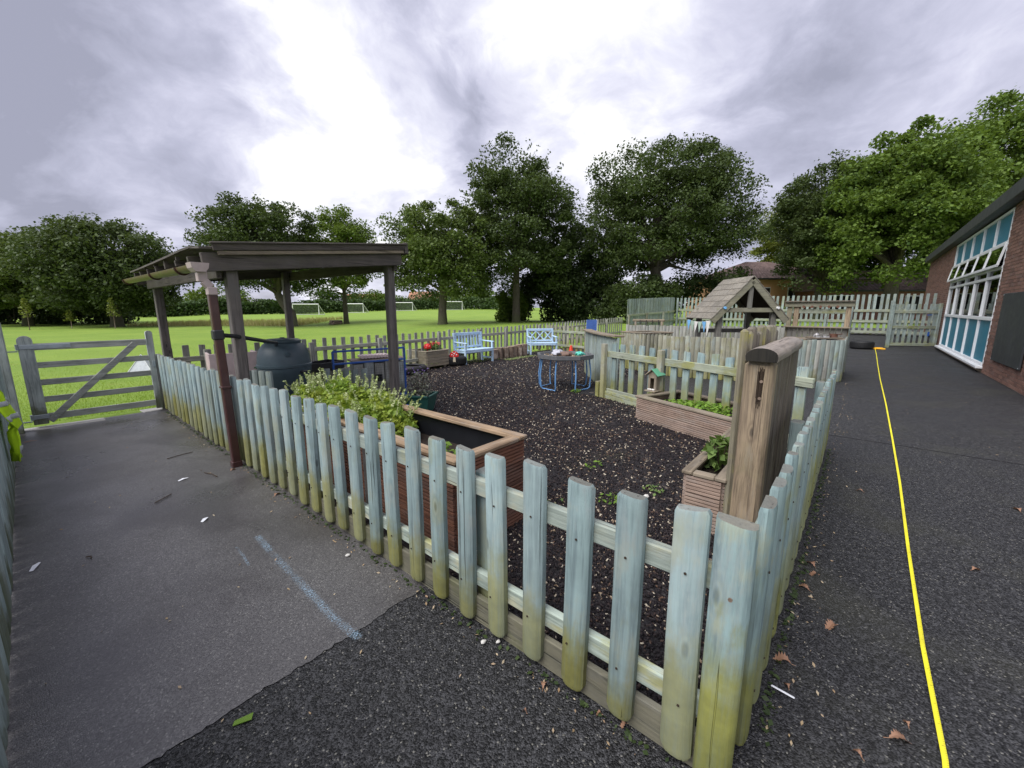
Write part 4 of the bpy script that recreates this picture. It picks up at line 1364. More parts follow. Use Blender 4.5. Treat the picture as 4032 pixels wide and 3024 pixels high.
# ------------------------------------------------------------------ sleeper wall unit near the corner
su = thing('sleeper_screen', 'weathered timber screen with stout post and rounded log cap behind the corner', 'screen', (1.48, 0.145, 0))
pmn = MB().box((0, 0, 0.60), (0.13, 0.155, 1.20), 0.022).build('post', 'sleeper', su, loc=(0.05, 0.085, 0))
rg_ = MB()
for i in range(9):
    rg_.bar((-0.0655, -0.030 + 0.004 * i + rnd.uniform(-0.002, 0.002), 1.17 - rnd.uniform(0, 0.03)), (-0.0655, -0.026 + 0.0032 * i, 0.93 + 0.04 * abs(i - 4) / 4 + rnd.uniform(-0.04, 0.05)), 0.0042, 0.004, 0, up=(1, 0, 0))
rg_.build('rotten_groove', 'rot', pmn)
for z_ in (1.085, 0.985):
    MB().tube([(-0.062, -0.02, z_), (-0.072, -0.02, z_)], 0.009, 10).build('screw', 'screw', pmn)
cap = MB()
pr = [(0.078, 0.0), (0.082, 0.02)] + [(0.082 * math.cos(PI * i / 12), 0.03 + 0.048 * math.sin(PI * i / 12)) for i in range(0, 13)] + [(-0.082, 0.02), (-0.078, 0.0)]
k = len(pr)
nseg = 8
for j in range(nseg + 1):
    x_ = -0.05 + 1.22 * j / nseg
    for (y, z) in pr:
        cap.v.append((x_, y * (1 + 0.02 * math.sin(j * 2.1)), z + 0.003 * math.sin(j * 1.7)))
for j in range(nseg):
    for i in range(k):
        cap.f.append((j * k + i, j * k + (i + 1) % k, (j + 1) * k + (i + 1) % k, (j + 1) * k + i))
cap.f.append(tuple(range(k))[::-1])
cap.f.append(tuple(nseg * k + i for i in range(k)))
lc = cap.build('log_cap', 'log_cap', su, True, loc=(0, 0.072, 1.203))
MB().prism([(y * 0.985, z * 0.985 + 0.0005) for y, z in pr], 0, 0.004, Matrix.Rotation(PI / 2, 4, 'Z') @ Matrix.Rotation(PI / 2, 4, 'X')).build('log_end', 'log_end', lc, loc=(-0.053, 0, 0))
pkd = [picket_mesh('board', 0.13, 0.035, 1.18, 'sleeper_dark', 300 + i, topw=0.97) for i in range(3)]
for i in range(8):
    link('board', pkd[i % 3], su, (0.19 + i * 0.128, 0.045, 0.015), rot=(0, 0, 0))
MB().box((0, 0, 0.60), (0.1, 0.12, 1.19), 0.012).build('post', 'sleeper_dark', su, loc=(1.24, 0.08, 0))
wv = thing('log_screen', 'mossy half log screen with uneven rounded tops beside the sleeper post', 'screen', (1.58, 0.317, 0))
MB().box((0, 0, 0.69), (0.06, 0.042, 1.38), 0.015).build('post', 'mossy_post', wv, loc=(-0.02, 0.022, 0))
PKW = [picket_mesh('picket', 0.115, 0.05, 1.35, 'sleeper_dark' if i % 2 else 'mossy_post', 400 + i, topw=0.6) for i in range(4)]
for i in range(10):
    link('picket', PKW[(i * 7 + i // 2) % 4], wv, (0.075 + i * 0.112, 0.043, 0.01), rot=(0, 0, 0), scale=(1, 1, 1 + 0.02 * math.sin(i * 1.9)))

# ------------------------------------------------------------------ bird table
bt = thing('bird_house', 'small wooden bird house with green roof on the cross fence', 'bird house', (4.42, 1.95, 0.36), R(-100))
MB().box((0, 0.06, 0.12), (0.13, 0.012, 0.24)).box((-0.06, 0, 0.12), (0.012, 0.12, 0.24)).box((0.06, 0, 0.12), (0.012, 0.12, 0.24)).box((0, -0.06, 0.21), (0.13, 0.012, 0.06)).box((-0.045, -0.06, 0.10), (0.03, 0.012, 0.17)).box((0.045, -0.06, 0.10), (0.03, 0.012, 0.17)).add([(-0.065, -0.066, 0.24), (0.065, -0.066, 0.24), (0, -0.066, 0.29), (-0.065, 0.066, 0.24), (0.065, 0.066, 0.24), (0, 0.066, 0.29)], [(0, 1, 2), (3, 5, 4)]).build('wall', 'bird_wood', bt)
MB().box((0, -0.03, 0.0), (0.17, 0.20, 0.018), 0.004).build('floor_tray', 'bird_wood', bt)
MB().bar((-0.105, 0, 0.215), (0.0, 0, 0.305), 0.19, 0.014, 0.002).build('roof_panel', 'bird_wood', bt)
MB().bar((0.0, 0, 0.309), (0.105, 0, 0.219), 0.19, 0.014, 0.002).build('roof_panel', 'roof_green', bt)
for i in range(5):
    MB().lathe([(0.0, -0.012), (0.016, -0.006), (0.018, 0.0), (0.010, 0.010), (0, 0.012)], 8).build('shell', 'stone_white', bt, True, loc=(-0.04 + 0.02 * i, -0.085 + 0.015 * (i % 2), 0.02))
MB().box((0, 0.04, -0.18), (0.06, 0.06, 0.34), 0.004).build('post', 'mossy_post', bt)

# ------------------------------------------------------------------ garden furniture
tt = thing('tray_table', 'octagonal grey play tray on a blue tube stand', 'tray table', (5.28, 4.02, 0), HEAD - PI / 2)
ro, ri = 0.55, 0.50
oct_ = lambda r, z: [(r * math.cos(PI / 8 + PI / 4 * i), r * math.sin(PI / 8 + PI / 4 * i), z) for i in range(8)]
v = oct_(ro * 0.93, 0.585) + oct_(ro, 0.60) + oct_(ro, 0.668) + oct_(ri, 0.668) + oct_(ri * 0.96, 0.615)
f = [tuple(range(8))[::-1]]
for k in range(4):
    f += [(k * 8 + i, k * 8 + (i + 1) % 8, (k + 1) * 8 + (i + 1) % 8, (k + 1) * 8 + i) for i in range(8)]
f.append(tuple(32 + i for i in range(8)))
MB().add(v, f).build('tray', 'tray_grey', tt)
for (ax_, ay_, bx2, by2) in ((-0.43, -0.12, -0.20, -0.40), (0.14, -0.42, 0.44, -0.14), (-0.44, 0.10, -0.22, 0.36), (0.20, 0.38, 0.42, 0.12)):
    k = 1.08
    MB().tube([(ax_, ay_, 0.60), (ax_ * k, ay_ * k, 0.30), (ax_ * 1.05, ay_ * 1.05, 0.06), (ax_ * 0.98 + 0.03 * (bx2 - ax_), ay_ * 0.98 + 0.03 * (by2 - ay_), 0.022), (bx2 * 0.98 - 0.03 * (bx2 - ax_), by2 * 0.98 - 0.03 * (by2 - ay_), 0.022), (bx2 * 1.05, by2 * 1.05, 0.06), (bx2 * k, by2 * k, 0.30), (bx2, by2, 0.60)], 0.0135, 8).build('leg_frame', 'tube_blue', tt, True)


def lump(mb, c, r, seed, sq=(1, 1, 1), n=10, amp=0.3):
    r_ = random.Random(seed)
    ph = [r_.uniform(0, 6.3) for _ in range(6)]
    o = len(mb.v)
    m_ = 12
    for i in range(n + 1):
        th = PI * i / n
        for j in range(m_):
            an = 2 * PI * j / m_
            k = 1 + amp * (math.sin(3 * an + ph[0]) * math.sin(2 * th + ph[1]) + 0.6 * math.sin(5 * an + ph[2] + 3 * th) * math.sin(th))
            mb.v.append((c[0] + r * sq[0] * k * math.sin(th) * math.cos(an), c[1] + r * sq[1] * k * math.sin(th) * math.sin(an), c[2] + r * sq[2] * k * math.cos(th)))
    for i in range(n):
        for j in range(m_):
            mb.f.append((o + i * m_ + j, o + (i + 1) * m_ + j, o + (i + 1) * m_ + (j + 1) % m_, o + i * m_ + (j + 1) % m_))
    return mb


def on_tray(x, y):
    a = HEAD - PI / 2
    return (5.28 + x * math.cos(a) - y * math.sin(a), 4.02 + x * math.sin(a) + y * math.cos(a))


x_, y_ = on_tray(-0.12, 0.05)
tag(lump(MB(), (0, 0, 0.05), 0.10, 4, (1.5, 1, 0.55)).build('crumpled_cloth', 'toy_grey', smooth=True, loc=(x_, y_, 0.625)), 'crumpled grey white cloth lying in the play tray', 'cloth')
x_, y_ = on_tray(0.02, -0.12)
tag(lump(MB(), (0, 0, 0.04), 0.085, 8, (1.5, 1, 0.6)).build('bark_piece', 'toy_brown', smooth=True, loc=(x_, y_, 0.63)), 'lump of brown bark in the middle of the play tray', 'bark')
x_, y_ = on_tray(0.28, 0.0)
tag(lump(MB(), (0, 0, 0.03), 0.07, 12, (1.4, 1, 0.5), amp=0.5).build('teal_toy', 'toy_teal', smooth=True, loc=(x_, y_, 0.63)), 'turquoise plastic toy at the right of the play tray', 'toy')
g = np.random.default_rng(21)
pp = np.array([on_tray(a, b) + (0.62,) for a, b in g.uniform(-0.40, 0.40, (260, 2)) if abs(a) + abs(b) < 0.6])
kind(leaves('tray_litter', pp + g.uniform(0, 0.02, pp.shape), 0.045, 'litter', None, 3), 'stuff', 'loose shells and bark scraps scattered in the play tray')


def bench(label, loc, rz, L, style):
    b = thing('garden_bench', label, 'bench', loc, rz, None)
    b.scale = (0.95, 0.95, 0.93)
    dp_ = 0.46
    for x_ in (0.03, L - 0.03):
        MB().box((0, 0, 0.30), (0.055, 0.06, 0.60), 0.006).build('front_leg', 'bench_blue', b, loc=(x_, 0.03, 0))
        MB().bar((0, 0, 0.0), (0, 0.07, 0.90), 0.055, 0.06, 0.006, up=(0, 1, 0)).build('rear_leg', 'bench_blue', b, loc=(x_, dp_, 0))
        MB().bar((0, -0.03, 0.615), (0, dp_ + 0.05, 0.635), 0.065, 0.03, 0.006).build('armrest', 'bench_blue', b, loc=(x_, 0, 0))
        MB().bar((0, 0, 0.36), (0, dp_, 0.36), 0.03, 0.06, 0.004).bar((0, 0, 0.12), (0, dp_, 0.12), 0.03, 0.05, 0.004).build('side_rail', 'bench_blue', b, loc=(x_, 0.02, 0))
    for i in range(5):
        MB().box((L / 2, 0.03 + i * 0.098, 0.415 - 0.003 * i), (L, 0.085, 0.022), 0.004).build('seat_slat', 'bench_blue', b)
    MB().box((L / 2, 0.0, 0.37), (L - 0.1, 0.025, 0.07), 0.004).build('apron', 'bench_blue', b)
    yb = lambda z: dp_ + 0.07 * z / 0.9
    MB().bar((0.05, yb(0.86), 0.86), (L - 0.05, yb(0.86), 0.86), 0.035, 0.08, 0.006).build('top_rail', 'bench_blue', b)
    MB().bar((0.05, yb(0.47), 0.47), (L - 0.05, yb(0.47), 0.47), 0.03, 0.06, 0.006).build('lower_rail', 'bench_blue', b)
    if style == 'slat':
        for i in range(9):
            x_ = 0.1 + i * (L - 0.2) / 8
            MB().bar((x_, yb(0.49), 0.49), (x_, yb(0.83), 0.83), 0.05, 0.016, 0.003, up=(0, 1, 0)).build('back_slat', 'bench_blue', b)
    else:
        nn = 3
        w_ = (L - 0.12) / nn
        for i in range(nn):
            a0, a1 = 0.06 + i * w_, 0.06 + (i + 1) * w_
            MB().bar((a0, yb(0.5), 0.50), (a1, yb(0.82), 0.82), 0.018, 0.035, 0.003).build('lattice_bar', 'bench_blue', b)
            MB().bar((a0, yb(0.82) + 0.019, 0.82), (a1, yb(0.5) + 0.019, 0.50), 0.018, 0.035, 0.003).build('lattice_bar', 'bench_blue', b)
    return b


bench('pale blue slatted back garden bench between the tyre and the log stumps', (6.28, 7.80, 0.01), R(-1), 1.15, 'slat')
bench('pale blue garden bench with crossed lattice back behind the tray table', (9.30, 7.95, 0.01), R(-38), 0.98, 'x')


def tyre(label, loc, r=0.31, h=0.20, wr=0.19):
    t_ = thing('tyre', label, 'tyre', loc)
    MB().lathe([(wr, 0.02), (wr + 0.02, 0.0), (r - 0.05, 0.0), (r - 0.012, 0.03), (r, 0.06), (r, h - 0.06), (r - 0.012, h - 0.03), (r - 0.05, h), (wr + 0.02, h), (wr, h - 0.02), (wr + 0.03, h * 0.7), (wr + 0.03, h * 0.3), (wr, 0.02)], 36).build('carcass', 'rubber_tyre', t_, True)
    for i in range(36):
        an = 2 * PI * i / 36
        MB().box((0, 0, 0), (0.012, 0.03, h - 0.11), 0.002).build('tread_block', 'rubber_tyre', t_, loc=((r + 0.002) * math.cos(an), (r + 0.002) * math.sin(an), h / 2), rz=an)
    return t_


tyre('black tyre lying flat in front of the tan planter', (4.45, 7.62, 0.02))
tyre('black tyre lying between the tan planter and the blue slatted bench', (6.08, 8.05, 0.02), 0.34, 0.24)
tyre('black tyre lying at the far end of the path near the gate', (19.3, -0.30, 0.0), 0.36, 0.30)
tyre('black tyre half hidden behind the short pale fence', (12.2, 6.6, 0.0), 0.33, 0.22)

for i in range(7):
    u = i / 6
    r_ = 0.095 + 0.02 * rnd.random()
    hh = 0.30 + 0.09 * u + rnd.uniform(-0.02, 0.02)
    mb = MB()
    n_ = 12
    ph = rnd.uniform(0, 6)
    for z_, sc in ((0, 1.04), (hh * 0.5, 1.0), (hh, 0.97)):
        for k in range(n_):
            an = 2 * PI * k / n_
            rr_ = r_ * sc * (1 + 0.10 * math.sin(3 * an + ph) + 0.05 * math.sin(7 * an + z_ * 9))
            mb.v.append((rr_ * math.cos(an), rr_ * math.sin(an), z_))
    for a in range(2):
        for k in range(n_):
            mb.f.append((a * n_ + k, a * n_ + (k + 1) % n_, (a + 1) * n_ + (k + 1) % n_, (a + 1) * n_ + k))
    mb.f.append(tuple(2 * n_ + k for k in range(n_)))
    o = mb.build('log_stump', 'stump_bark', smooth=True, loc=(7.80 + 1.38 * u, 8.12 + rnd.uniform(-0.03, 0.03), 0.0))
    names = ['leftmost', 'second', 'third', 'middle', 'fifth', 'sixth', 'rightmost']
    tag(o, names[i] + ' brown bark log stump of the row between the blue benches', 'log stump', 'log stumps between the benches')
gm_ = MB().box((8.55, 7.72, 0.015), (1.45, 0.26, 0.025), 0.004, R(3)).build('turf_mat', 'mat_green')
tag(gm_, 'narrow green turf mat on the ground in front of the log stumps', 'mat')

# things on the tan planter
mo = thing('mushroom_ornament', 'red and white spotted wooden toadstool leaning on the tan planter corner', 'ornament', (5.86, 7.78, 0.14), R(-40))
MB().prism([(0.115 * math.cos(PI * i / 12), 0.16 + 0.125 * math.sin(PI * i / 12)) for i in range(13)] + [(-0.10, 0.13), (0.10, 0.13)], -0.012, 0.012, Matrix.Rotation(R(90), 4, 'X')).build('cap', 'red_gloss', mo)
MB().prism([(-0.035, 0), (0.035, 0), (0.025, 0.14), (-0.025, 0.14)], -0.01, 0.01, Matrix.Rotation(R(90), 4, 'X')).build('stalk', 'cream', mo)
for (a, b, c) in ((0, 0.22, 0.02), (-0.06, 0.19, 0.016), (0.06, 0.19, 0.016), (-0.02, 0.16, 0.012), (0.035, 0.255, 0.012), (-0.045, 0.25, 0.012)):
    MB().tube([(a, -0.012, b), (a, -0.017, b)], c, 10).build('spot', 'white_paint', mo)
mb2 = thing('toadstool_ball', 'red ball toadstool with white spots in the tan planter', 'ornament', (5.28, 8.12, 0.44))
MB().lathe([(0.02, 0.0), (0.025, 0.06), (0.09, 0.07), (0.10, 0.11), (0.085, 0.16), (0.05, 0.19), (0, 0.20)], 20).build('cap', 'red_gloss', mb2, True)
for i in range(8):
    an = i * 0.9
    MB().lathe([(0.0, -0.006), (0.014, 0.0), (0.0, 0.006)], 8).build('spot', 'white_paint', mb2, loc=(0.093 * math.cos(an), 0.093 * math.sin(an), 0.10 + 0.04 * (i % 2)))


def plant(name, label, loc, mat, N, rad, h, leaf, seed, up=0.4, stem=True, extra=None, cat='plant'):
    r_ = thing(name, label, cat, loc)
    g = np.random.default_rng(seed)
    a = g.uniform(0, 2 * PI, N)
    q = np.sqrt(g.uniform(0, 1, N))
    z = g.uniform(0.05, 1, N)
    k = np.sqrt(np.clip(1 - (z - 0.35) ** 2 / 0.55, 0.05, 1))
    C = np.stack([rad[0] * q * k * np.cos(a), rad[1] * q * k * np.sin(a), h * z], 1)
    leaves('foliage', C, leaf, mat, r_, seed + 1, up)
    if stem:
        s = MB()
        for i in range(8):
            an = g.uniform(0, 6.28)
            s.tube([(0.02 * math.cos(an), 0.02 * math.sin(an), 0), (rad[0] * 0.6 * math.cos(an), rad[1] * 0.6 * math.sin(an), h * 0.8)], 0.004, 5)
        s.build('stem', 'twig', r_)
    if extra:
        m2, n2, ls = extra
        a = g.uniform(0, 2 * PI, n2)
        q = np.sqrt(g.uniform(0, 1, n2))
        C = np.stack([rad[0] * q * np.cos(a), rad[1] * q * np.sin(a), h * g.uniform(0.85, 1.15, n2)], 1)
        leaves('flower', C, ls, m2, r_, seed + 2, 0.6, 0.9)
    return r_


plant('flowering_plant', 'red flowers growing in the tan slatted planter', (5.48, 8.2, 0.40), 'leaf_bush', 260, (0.28, 0.22), 0.22, 0.06, 31, extra=('petal_red', 70, 0.05))
plant('salad_plant', 'bright green salad seedlings in the pinkish planter', (4.12, 1.22, 0.24), 'leaf_salad', 700, (0.26, 0.52), 0.09, 0.05, 33, 1.2, False)
plant('shrub', 'small leafy green shrub in the low planter by the sleeper post', (1.98, 0.50, 0.32), 'leaf_bush', 120, (0.12, 0.10), 0.24, 0.07, 35, 0.3)
plant('weed', 'pale green seedling growing in the black lined planter', (0.55, 2.0, 0.42), 'leaf_salad', 90, (0.14, 0.12), 0.12, 0.045, 37, 1.0, False)
plant('lavender', 'straggly grey lavender in the green pot by the mesh panel', (2.35, 4.62, 0.24), 'leaf_lav', 420, (0.20, 0.18), 0.36, 0.035, 39, 0.1, True, ('petal_purple', 26, 0.03))
k = 0
for (x_, y_, n_) in ((1.55, 1.15, 36), (1.15, 1.45, 26), (2.1, 1.6, 24), (1.9, 0.95, 20), (5.05, 3.62, 80)):
    plant('weed', ['sprawling green weed in the mulch near the red planter', 'small weed nearest the red planter corner', 'little weed in the mulch in front of the pinkish planter', 'weed in the mulch by the low planter', 'weed in the mulch by the post of the cross fence', 'tiny weed in the middle of the mulch', 'mossy weed clump between planter and picket', 'lone seedling in the mulch below the tray table'][k], (x_, y_, 0.015), 'leaf_bush' if k % 2 else 'leaf_salad', n_, (0.13, 0.09), 0.045, 0.035, 50 + k, 1.3, False)
    k += 1

# mint, the big bushy one
mi = thing('mint_plant', 'large bushy mint with cream flower spikes spilling over the red brown planter', 'plant', (0.56, 3.30, 0.42))
g = np.random.default_rng(61)
N = 9000
ux, uy = g.uniform(-1, 1, N), g.uniform(-1, 1, N)
keep = ux ** 2 + np.abs(uy) ** 2.4 < 1
ux, uy = ux[keep], uy[keep]
zt = (0.42 + 0.07 * uy) * np.sqrt(np.clip(1 - 0.75 * (ux ** 2 + uy ** 2), 0.05, 1)) * (1 + 0.18 * np.sin(uy * 7 + 1) * np.cos(ux * 5))
C = np.stack([0.38 * ux, 0.86 * uy, zt * g.uniform(0.30, 1.0, len(ux)) ** 0.6 - 0.03], 1)
leaves('foliage', C, 0.042, 'leaf_mint', mi, 62, 0.55, 0.7)
sp_, sp2, st2 = MB(), [], MB()
for i in range(150):
    a, b = g.uniform(-1, 1), g.uniform(-1, 1)
    if a * a + abs(b) ** 2.4 > 1:
        continue
    z0 = (0.42 + 0.07 * b) * math.sqrt(max(0.05, 1 - 0.75 * (a * a + b * b)))
    p0 = Vector((0.38 * a, 0.86 * b, z0 * 0.75))
    dr = Vector((a * 0.5 + g.normal(0, 0.22), b * 0.5 + g.normal(0, 0.22), 1.0)).normalized()
    ln = g.uniform(0.10, 0.21)
    st2.tube([p0, p0 + dr * ln * 0.6], 0.003, 4, False)
    sl = g.uniform(0.05, 0.12)
    q0 = p0 + dr * ln * 0.6
    for j in range(9):
        q = q0 + dr * sl * j / 8
        for _ in range(3):
            sp2.append((q.x + g.normal(0, 0.005), q.y + g.normal(0, 0.005), q.z))
st2.build('stem', 'leaf_mint', mi)['kind'] = 'stuff'
leaves('flower_spike', np.array(sp2), 0.015, 'spike_cream', mi, 63, 0.0, 0.9)

po = thing('plant_pot', 'dark green square plant pot holding the lavender', 'plant pot', (2.35, 4.58, 0.012), R(30))
MB().add([(-0.13, -0.13, 0), (0.13, -0.13, 0), (0.13, 0.13, 0), (-0.13, 0.13, 0), (-0.18, -0.18, 0.25), (0.18, -0.18, 0.25), (0.18, 0.18, 0.25), (-0.18, 0.18, 0.25)], [(0, 3, 2, 1), (0, 1, 5, 4), (1, 2, 6, 5), (2, 3, 7, 6), (3, 0, 4, 7)]).build('pot_body', 'pot_green', po)
rm = MB()
for a in range(4):
    an = a * PI / 2
    rm.box((0.18 * math.cos(an), 0.18 * math.sin(an), 0.262), (0.03, 0.39, 0.03), 0.004, an)
rm.build('pot_rim', 'pot_green', po)
MB().box((0, 0, 0.21), (0.33, 0.33, 0.02)).build('soil', 'soil', po)
bc = thing('blue_crate', 'small dark blue crate tucked between the mint and the green pot', 'crate', (1.72, 4.35, 0.012), R(35))
for a in range(4):
    an = a * PI / 2
    MB().box((0.15 * math.cos(an), 0.15 * math.sin(an), 0.11), (0.012, 0.30, 0.22), 0.003, an).build('side', 'crate_blue', bc)
    MB().box((0.155 * math.cos(an), 0.155 * math.sin(an), 0.215), (0.02, 0.33, 0.02), 0.003, an).build('rim', 'frame_blue', bc)
MB().box((0, 0, 0.01), (0.29, 0.29, 0.015)).build('base', 'crate_blue', bc)

cn = thing('traffic_cone', 'small red marker cone behind the tray table', 'cone', (10.35, 7.05, 0.0))
MB().lathe([(0.10, 0.012), (0.035, 0.30), (0.02, 0.31), (0, 0.31)], 18).build('cone', 'cone_red', cn, True)
MB().box((0, 0, 0.008), (0.25, 0.25, 0.016), 0.004).build('base', 'cone_red', cn)
sg = thing('blue_board', 'plain blue board raised on a post behind the curved counter', 'board', (8.9, 5.5, 0.0), HEAD - PI / 2 + R(12))
MB().box((0, 0, 1.02), (0.30, 0.025, 0.36), 0.004).build('board', 'sign_blue', sg)
MB().box((0.155, 0.0, 1.02), (0.014, 0.03, 0.37)).build('edge_trim', 'white_paint', sg)
MB().box((0, 0.04, 0.5), (0.07, 0.05, 1.0), 0.005).build('post', 'pale_picket', sg)

# ------------------------------------------------------------------ play hut (its gable looks straight at the photographer)
hx, hy = V(5.43, 9.5)
hu = thing('play_hut', 'small open timber play hut with pitched board roof and bunting', 'play hut', (hx, hy, 0), HEAD - PI / 2)
HW, HD, EZ, RZ = 0.86, 1.25, 1.27, 2.2
for (x_, y_, n_) in ((-0.62, 0.12, 'post'), (0.62, 0.12, 'post'), (-0.62, HD - 0.1, 'post'), (0.62, HD - 0.1, 'post')):
    MB().box((0, 0, 0.76), (0.11, 0.11, 1.52), 0.008).build('post', 'hut_wood', hu, loc=(x_, y_, 0))
for y_ in (0.10, HD - 0.1):
    MB().box((0, 0, 0), (1.46, 0.05, 0.10), 0.006).build('tie_beam', 'hut_barge', hu, loc=(0, y_ - 0.07, 1.47))
    MB().box((0, 0, 0), (0.10, 0.05, 0.58), 0.006).build('king_post', 'hut_wood', hu, loc=(0, y_ - 0.075, 1.80))
sl = math.hypot(HW, RZ - EZ)
for sgn in (-1, 1):
    for y_ in (-0.03, HD + 0.03):
        MB().bar((0, y_, RZ - 0.07), (sgn * (HW - 0.01), y_, EZ - 0.06), 0.03, 0.15, 0.005).build('barge_board', 'hut_barge', hu)
    nrow = 7
    for i in range(nrow):
        u0, u1 = i / nrow, (i + 1) / nrow + 0.02
        p0 = Vector((sgn * HW * u0 * 1.02, 0, RZ - (RZ - EZ) * u0 * 1.02 + 0.012 + 0.012))
        p1 = Vector((sgn * HW * u1 * 1.02, 0, RZ - (RZ - EZ) * u1 * 1.02 + 0.016 + 0.024))
        cut = [-0.06, 0.28 + 0.3 * ((i * 37) % 10) / 10, 0.85 + 0.2 * ((i * 53) % 10) / 10, HD + 0.06]
        for a, b in zip(cut, cut[1:]):
            mb = MB()
            ym = (a + b) / 2
            mb.bar((p0.x, ym, p0.z), (p1.x, ym, p1.z), b - a - 0.012, 0.022, 0.003)
            mb.build('roof_board', 'hut_roof', hu)
    MB().tube([(sgn * 0.60, -0.047, 1.52), (sgn * 0.60, -0.09, 1.52)], 0.03, 10).build('knob', 'bunting_blue' if sgn < 0 else 'white_paint', hu, True)
MB().box((0, 0, 0), (1.2, 0.04, 0.10), 0.005).build('back_rail', 'hut_wood', hu, loc=(0, HD - 0.1, 0.95))
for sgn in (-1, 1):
    MB().bar((sgn * 0.02, HD / 2, RZ - 0.03), (sgn * (HW - 0.03), HD / 2, EZ - 0.002), HD - 0.02, 0.012).build('roof_shade_sheet', 'rot', hu)  # near-black sheet added to paint shade under the roof boards, no rotten timber
bn = thing('bunting', 'string of blue green and white triangular flags under the hut eave', 'bunting', (hx, hy, 0), HEAD - PI / 2)
cols_ = ['bunting_blue', 'bunting_green', 'bunting_white', 'bunting_green', 'bunting_blue', 'bunting_white']
MB().tube([(-0.88, HD - HD * i / 8, 1.235 - 0.05 * math.sin(PI * i / 8)) for i in range(9)], 0.004, 4).build('string', 'bunting_white', bn)
for i in range(6):
    y_ = HD - 0.12 - i * 0.21
    z_ = 1.235 - 0.05 * math.sin(PI * (HD - y_) / HD)
    hh = 0.26 if i < 5 else 0.36
    MB().add([(-0.885, y_ - 0.10, z_), (-0.885, y_ + 0.10, z_), (-0.885 + 0.02 * math.sin(i * 2.0), y_ + 0.01, z_ - hh), (-0.882, y_ - 0.10, z_), (-0.882, y_ + 0.10, z_), (-0.882 + 0.02 * math.sin(i * 2.0), y_ + 0.01, z_ - hh)], [(0, 2, 1), (3, 4, 5), (0, 1, 4, 3), (1, 2, 5, 4), (2, 0, 3, 5)]).build('flag', cols_[i], bn)

# ------------------------------------------------------------------ mud kitchen behind its palisade
kx, ky = 9.95, 1.32
ka = math.atan2(-0.77, 0.64)
mk = thing('mud_kitchen', 'weathered timber mud kitchen back with open shelf and hooks beside the path', 'play kitchen', (10.9, 1.18, 0), -PI / 2)
KL = 1.16
for x_ in (0.0, 0.14, KL - 0.04):
    MB().box((0, 0, 0.82), (0.10, 0.08, 1.64), 0.008).build('post', 'mossy_post' if x_ == 0 else 'sleeper', mk, loc=(x_, 0, 0))
MB().box((KL / 2 - 0.02, -0.06, 1.60), (KL + 0.16, 0.05, 0.11), 0.006).build('top_rail', 'hut_barge', mk)
MB().box((KL / 2 - 0.02, -0.05, 1.672), (KL + 0.16, 0.18, 0.028), 0.005).build('top_shelf', 'sleeper_dark', mk)
MB().box((KL / 2, -0.01, 1.44), (KL - 0.02, 0.03, 0.10), 0.005).build('mid_rail', 'sea_rail', mk)
for i in range(5):
    MB().tube([(0.28 + i * 0.16, -0.09, 1.545), (0.28 + i * 0.16, -0.10, 1.545)], 0.03, 12).build('hook_disc', 'copper_brown', mk)
MB().box((KL / 2 - 0.02, -0.08, 1.075), (KL + 0.12, 0.16, 0.03), 0.005).build('shelf', 'rim_grey', mk)
for i in range(11):
    MB().box((0, 0, 0.56), (0.10, 0.025, 0.98), 0.005).build('back_board', 'hut_wood', mk, loc=(0.05 + i * 0.105, -0.055, 0.03))
MB().box((KL / 2, -0.50, 0.82), (KL, 0.75, 0.03), 0.004).build('worktop', 'rim_grey', mk)
for x_ in (0.05, KL - 0.05):
    MB().box((0, 0, 0.40), (0.06, 0.06, 0.80), 0.005).build('leg', 'hut_wood', mk, loc=(x_, -0.82, 0))
tag(picket_mesh('tall_pale', 0.1, 0.04, 1.66, 'sea_picket', 77) and link('tall_pale', picket_mesh('tall_pale', 0.11, 0.04, 1.66, 'sea_picket', 77), None, (11.25, 0.02, 0)), 'tall pale green board at the right end of the mud kitchen', 'board')
tpan = thing('baking_tray', 'grey metal baking tray of pots on the mud kitchen worktop', 'tray', (10.05, 0.40, 0.862), R(-50))
MB().box((0, 0, 0), (0.55, 0.36, 0.012), 0.004).build('tray_base', 'sheet_white', tpan)
for (c_, s_) in (((0, -0.18, 0.015), (0.55, 0.012, 0.03)), ((0, 0.18, 0.015), (0.55, 0.012, 0.03)), ((-0.275, 0, 0.015), (0.012, 0.36, 0.03)), ((0.275, 0, 0.015), (0.012, 0.36, 0.03))):
    MB().box(c_, s_, 0.002).build('tray_lip', 'rim_grey', tpan)
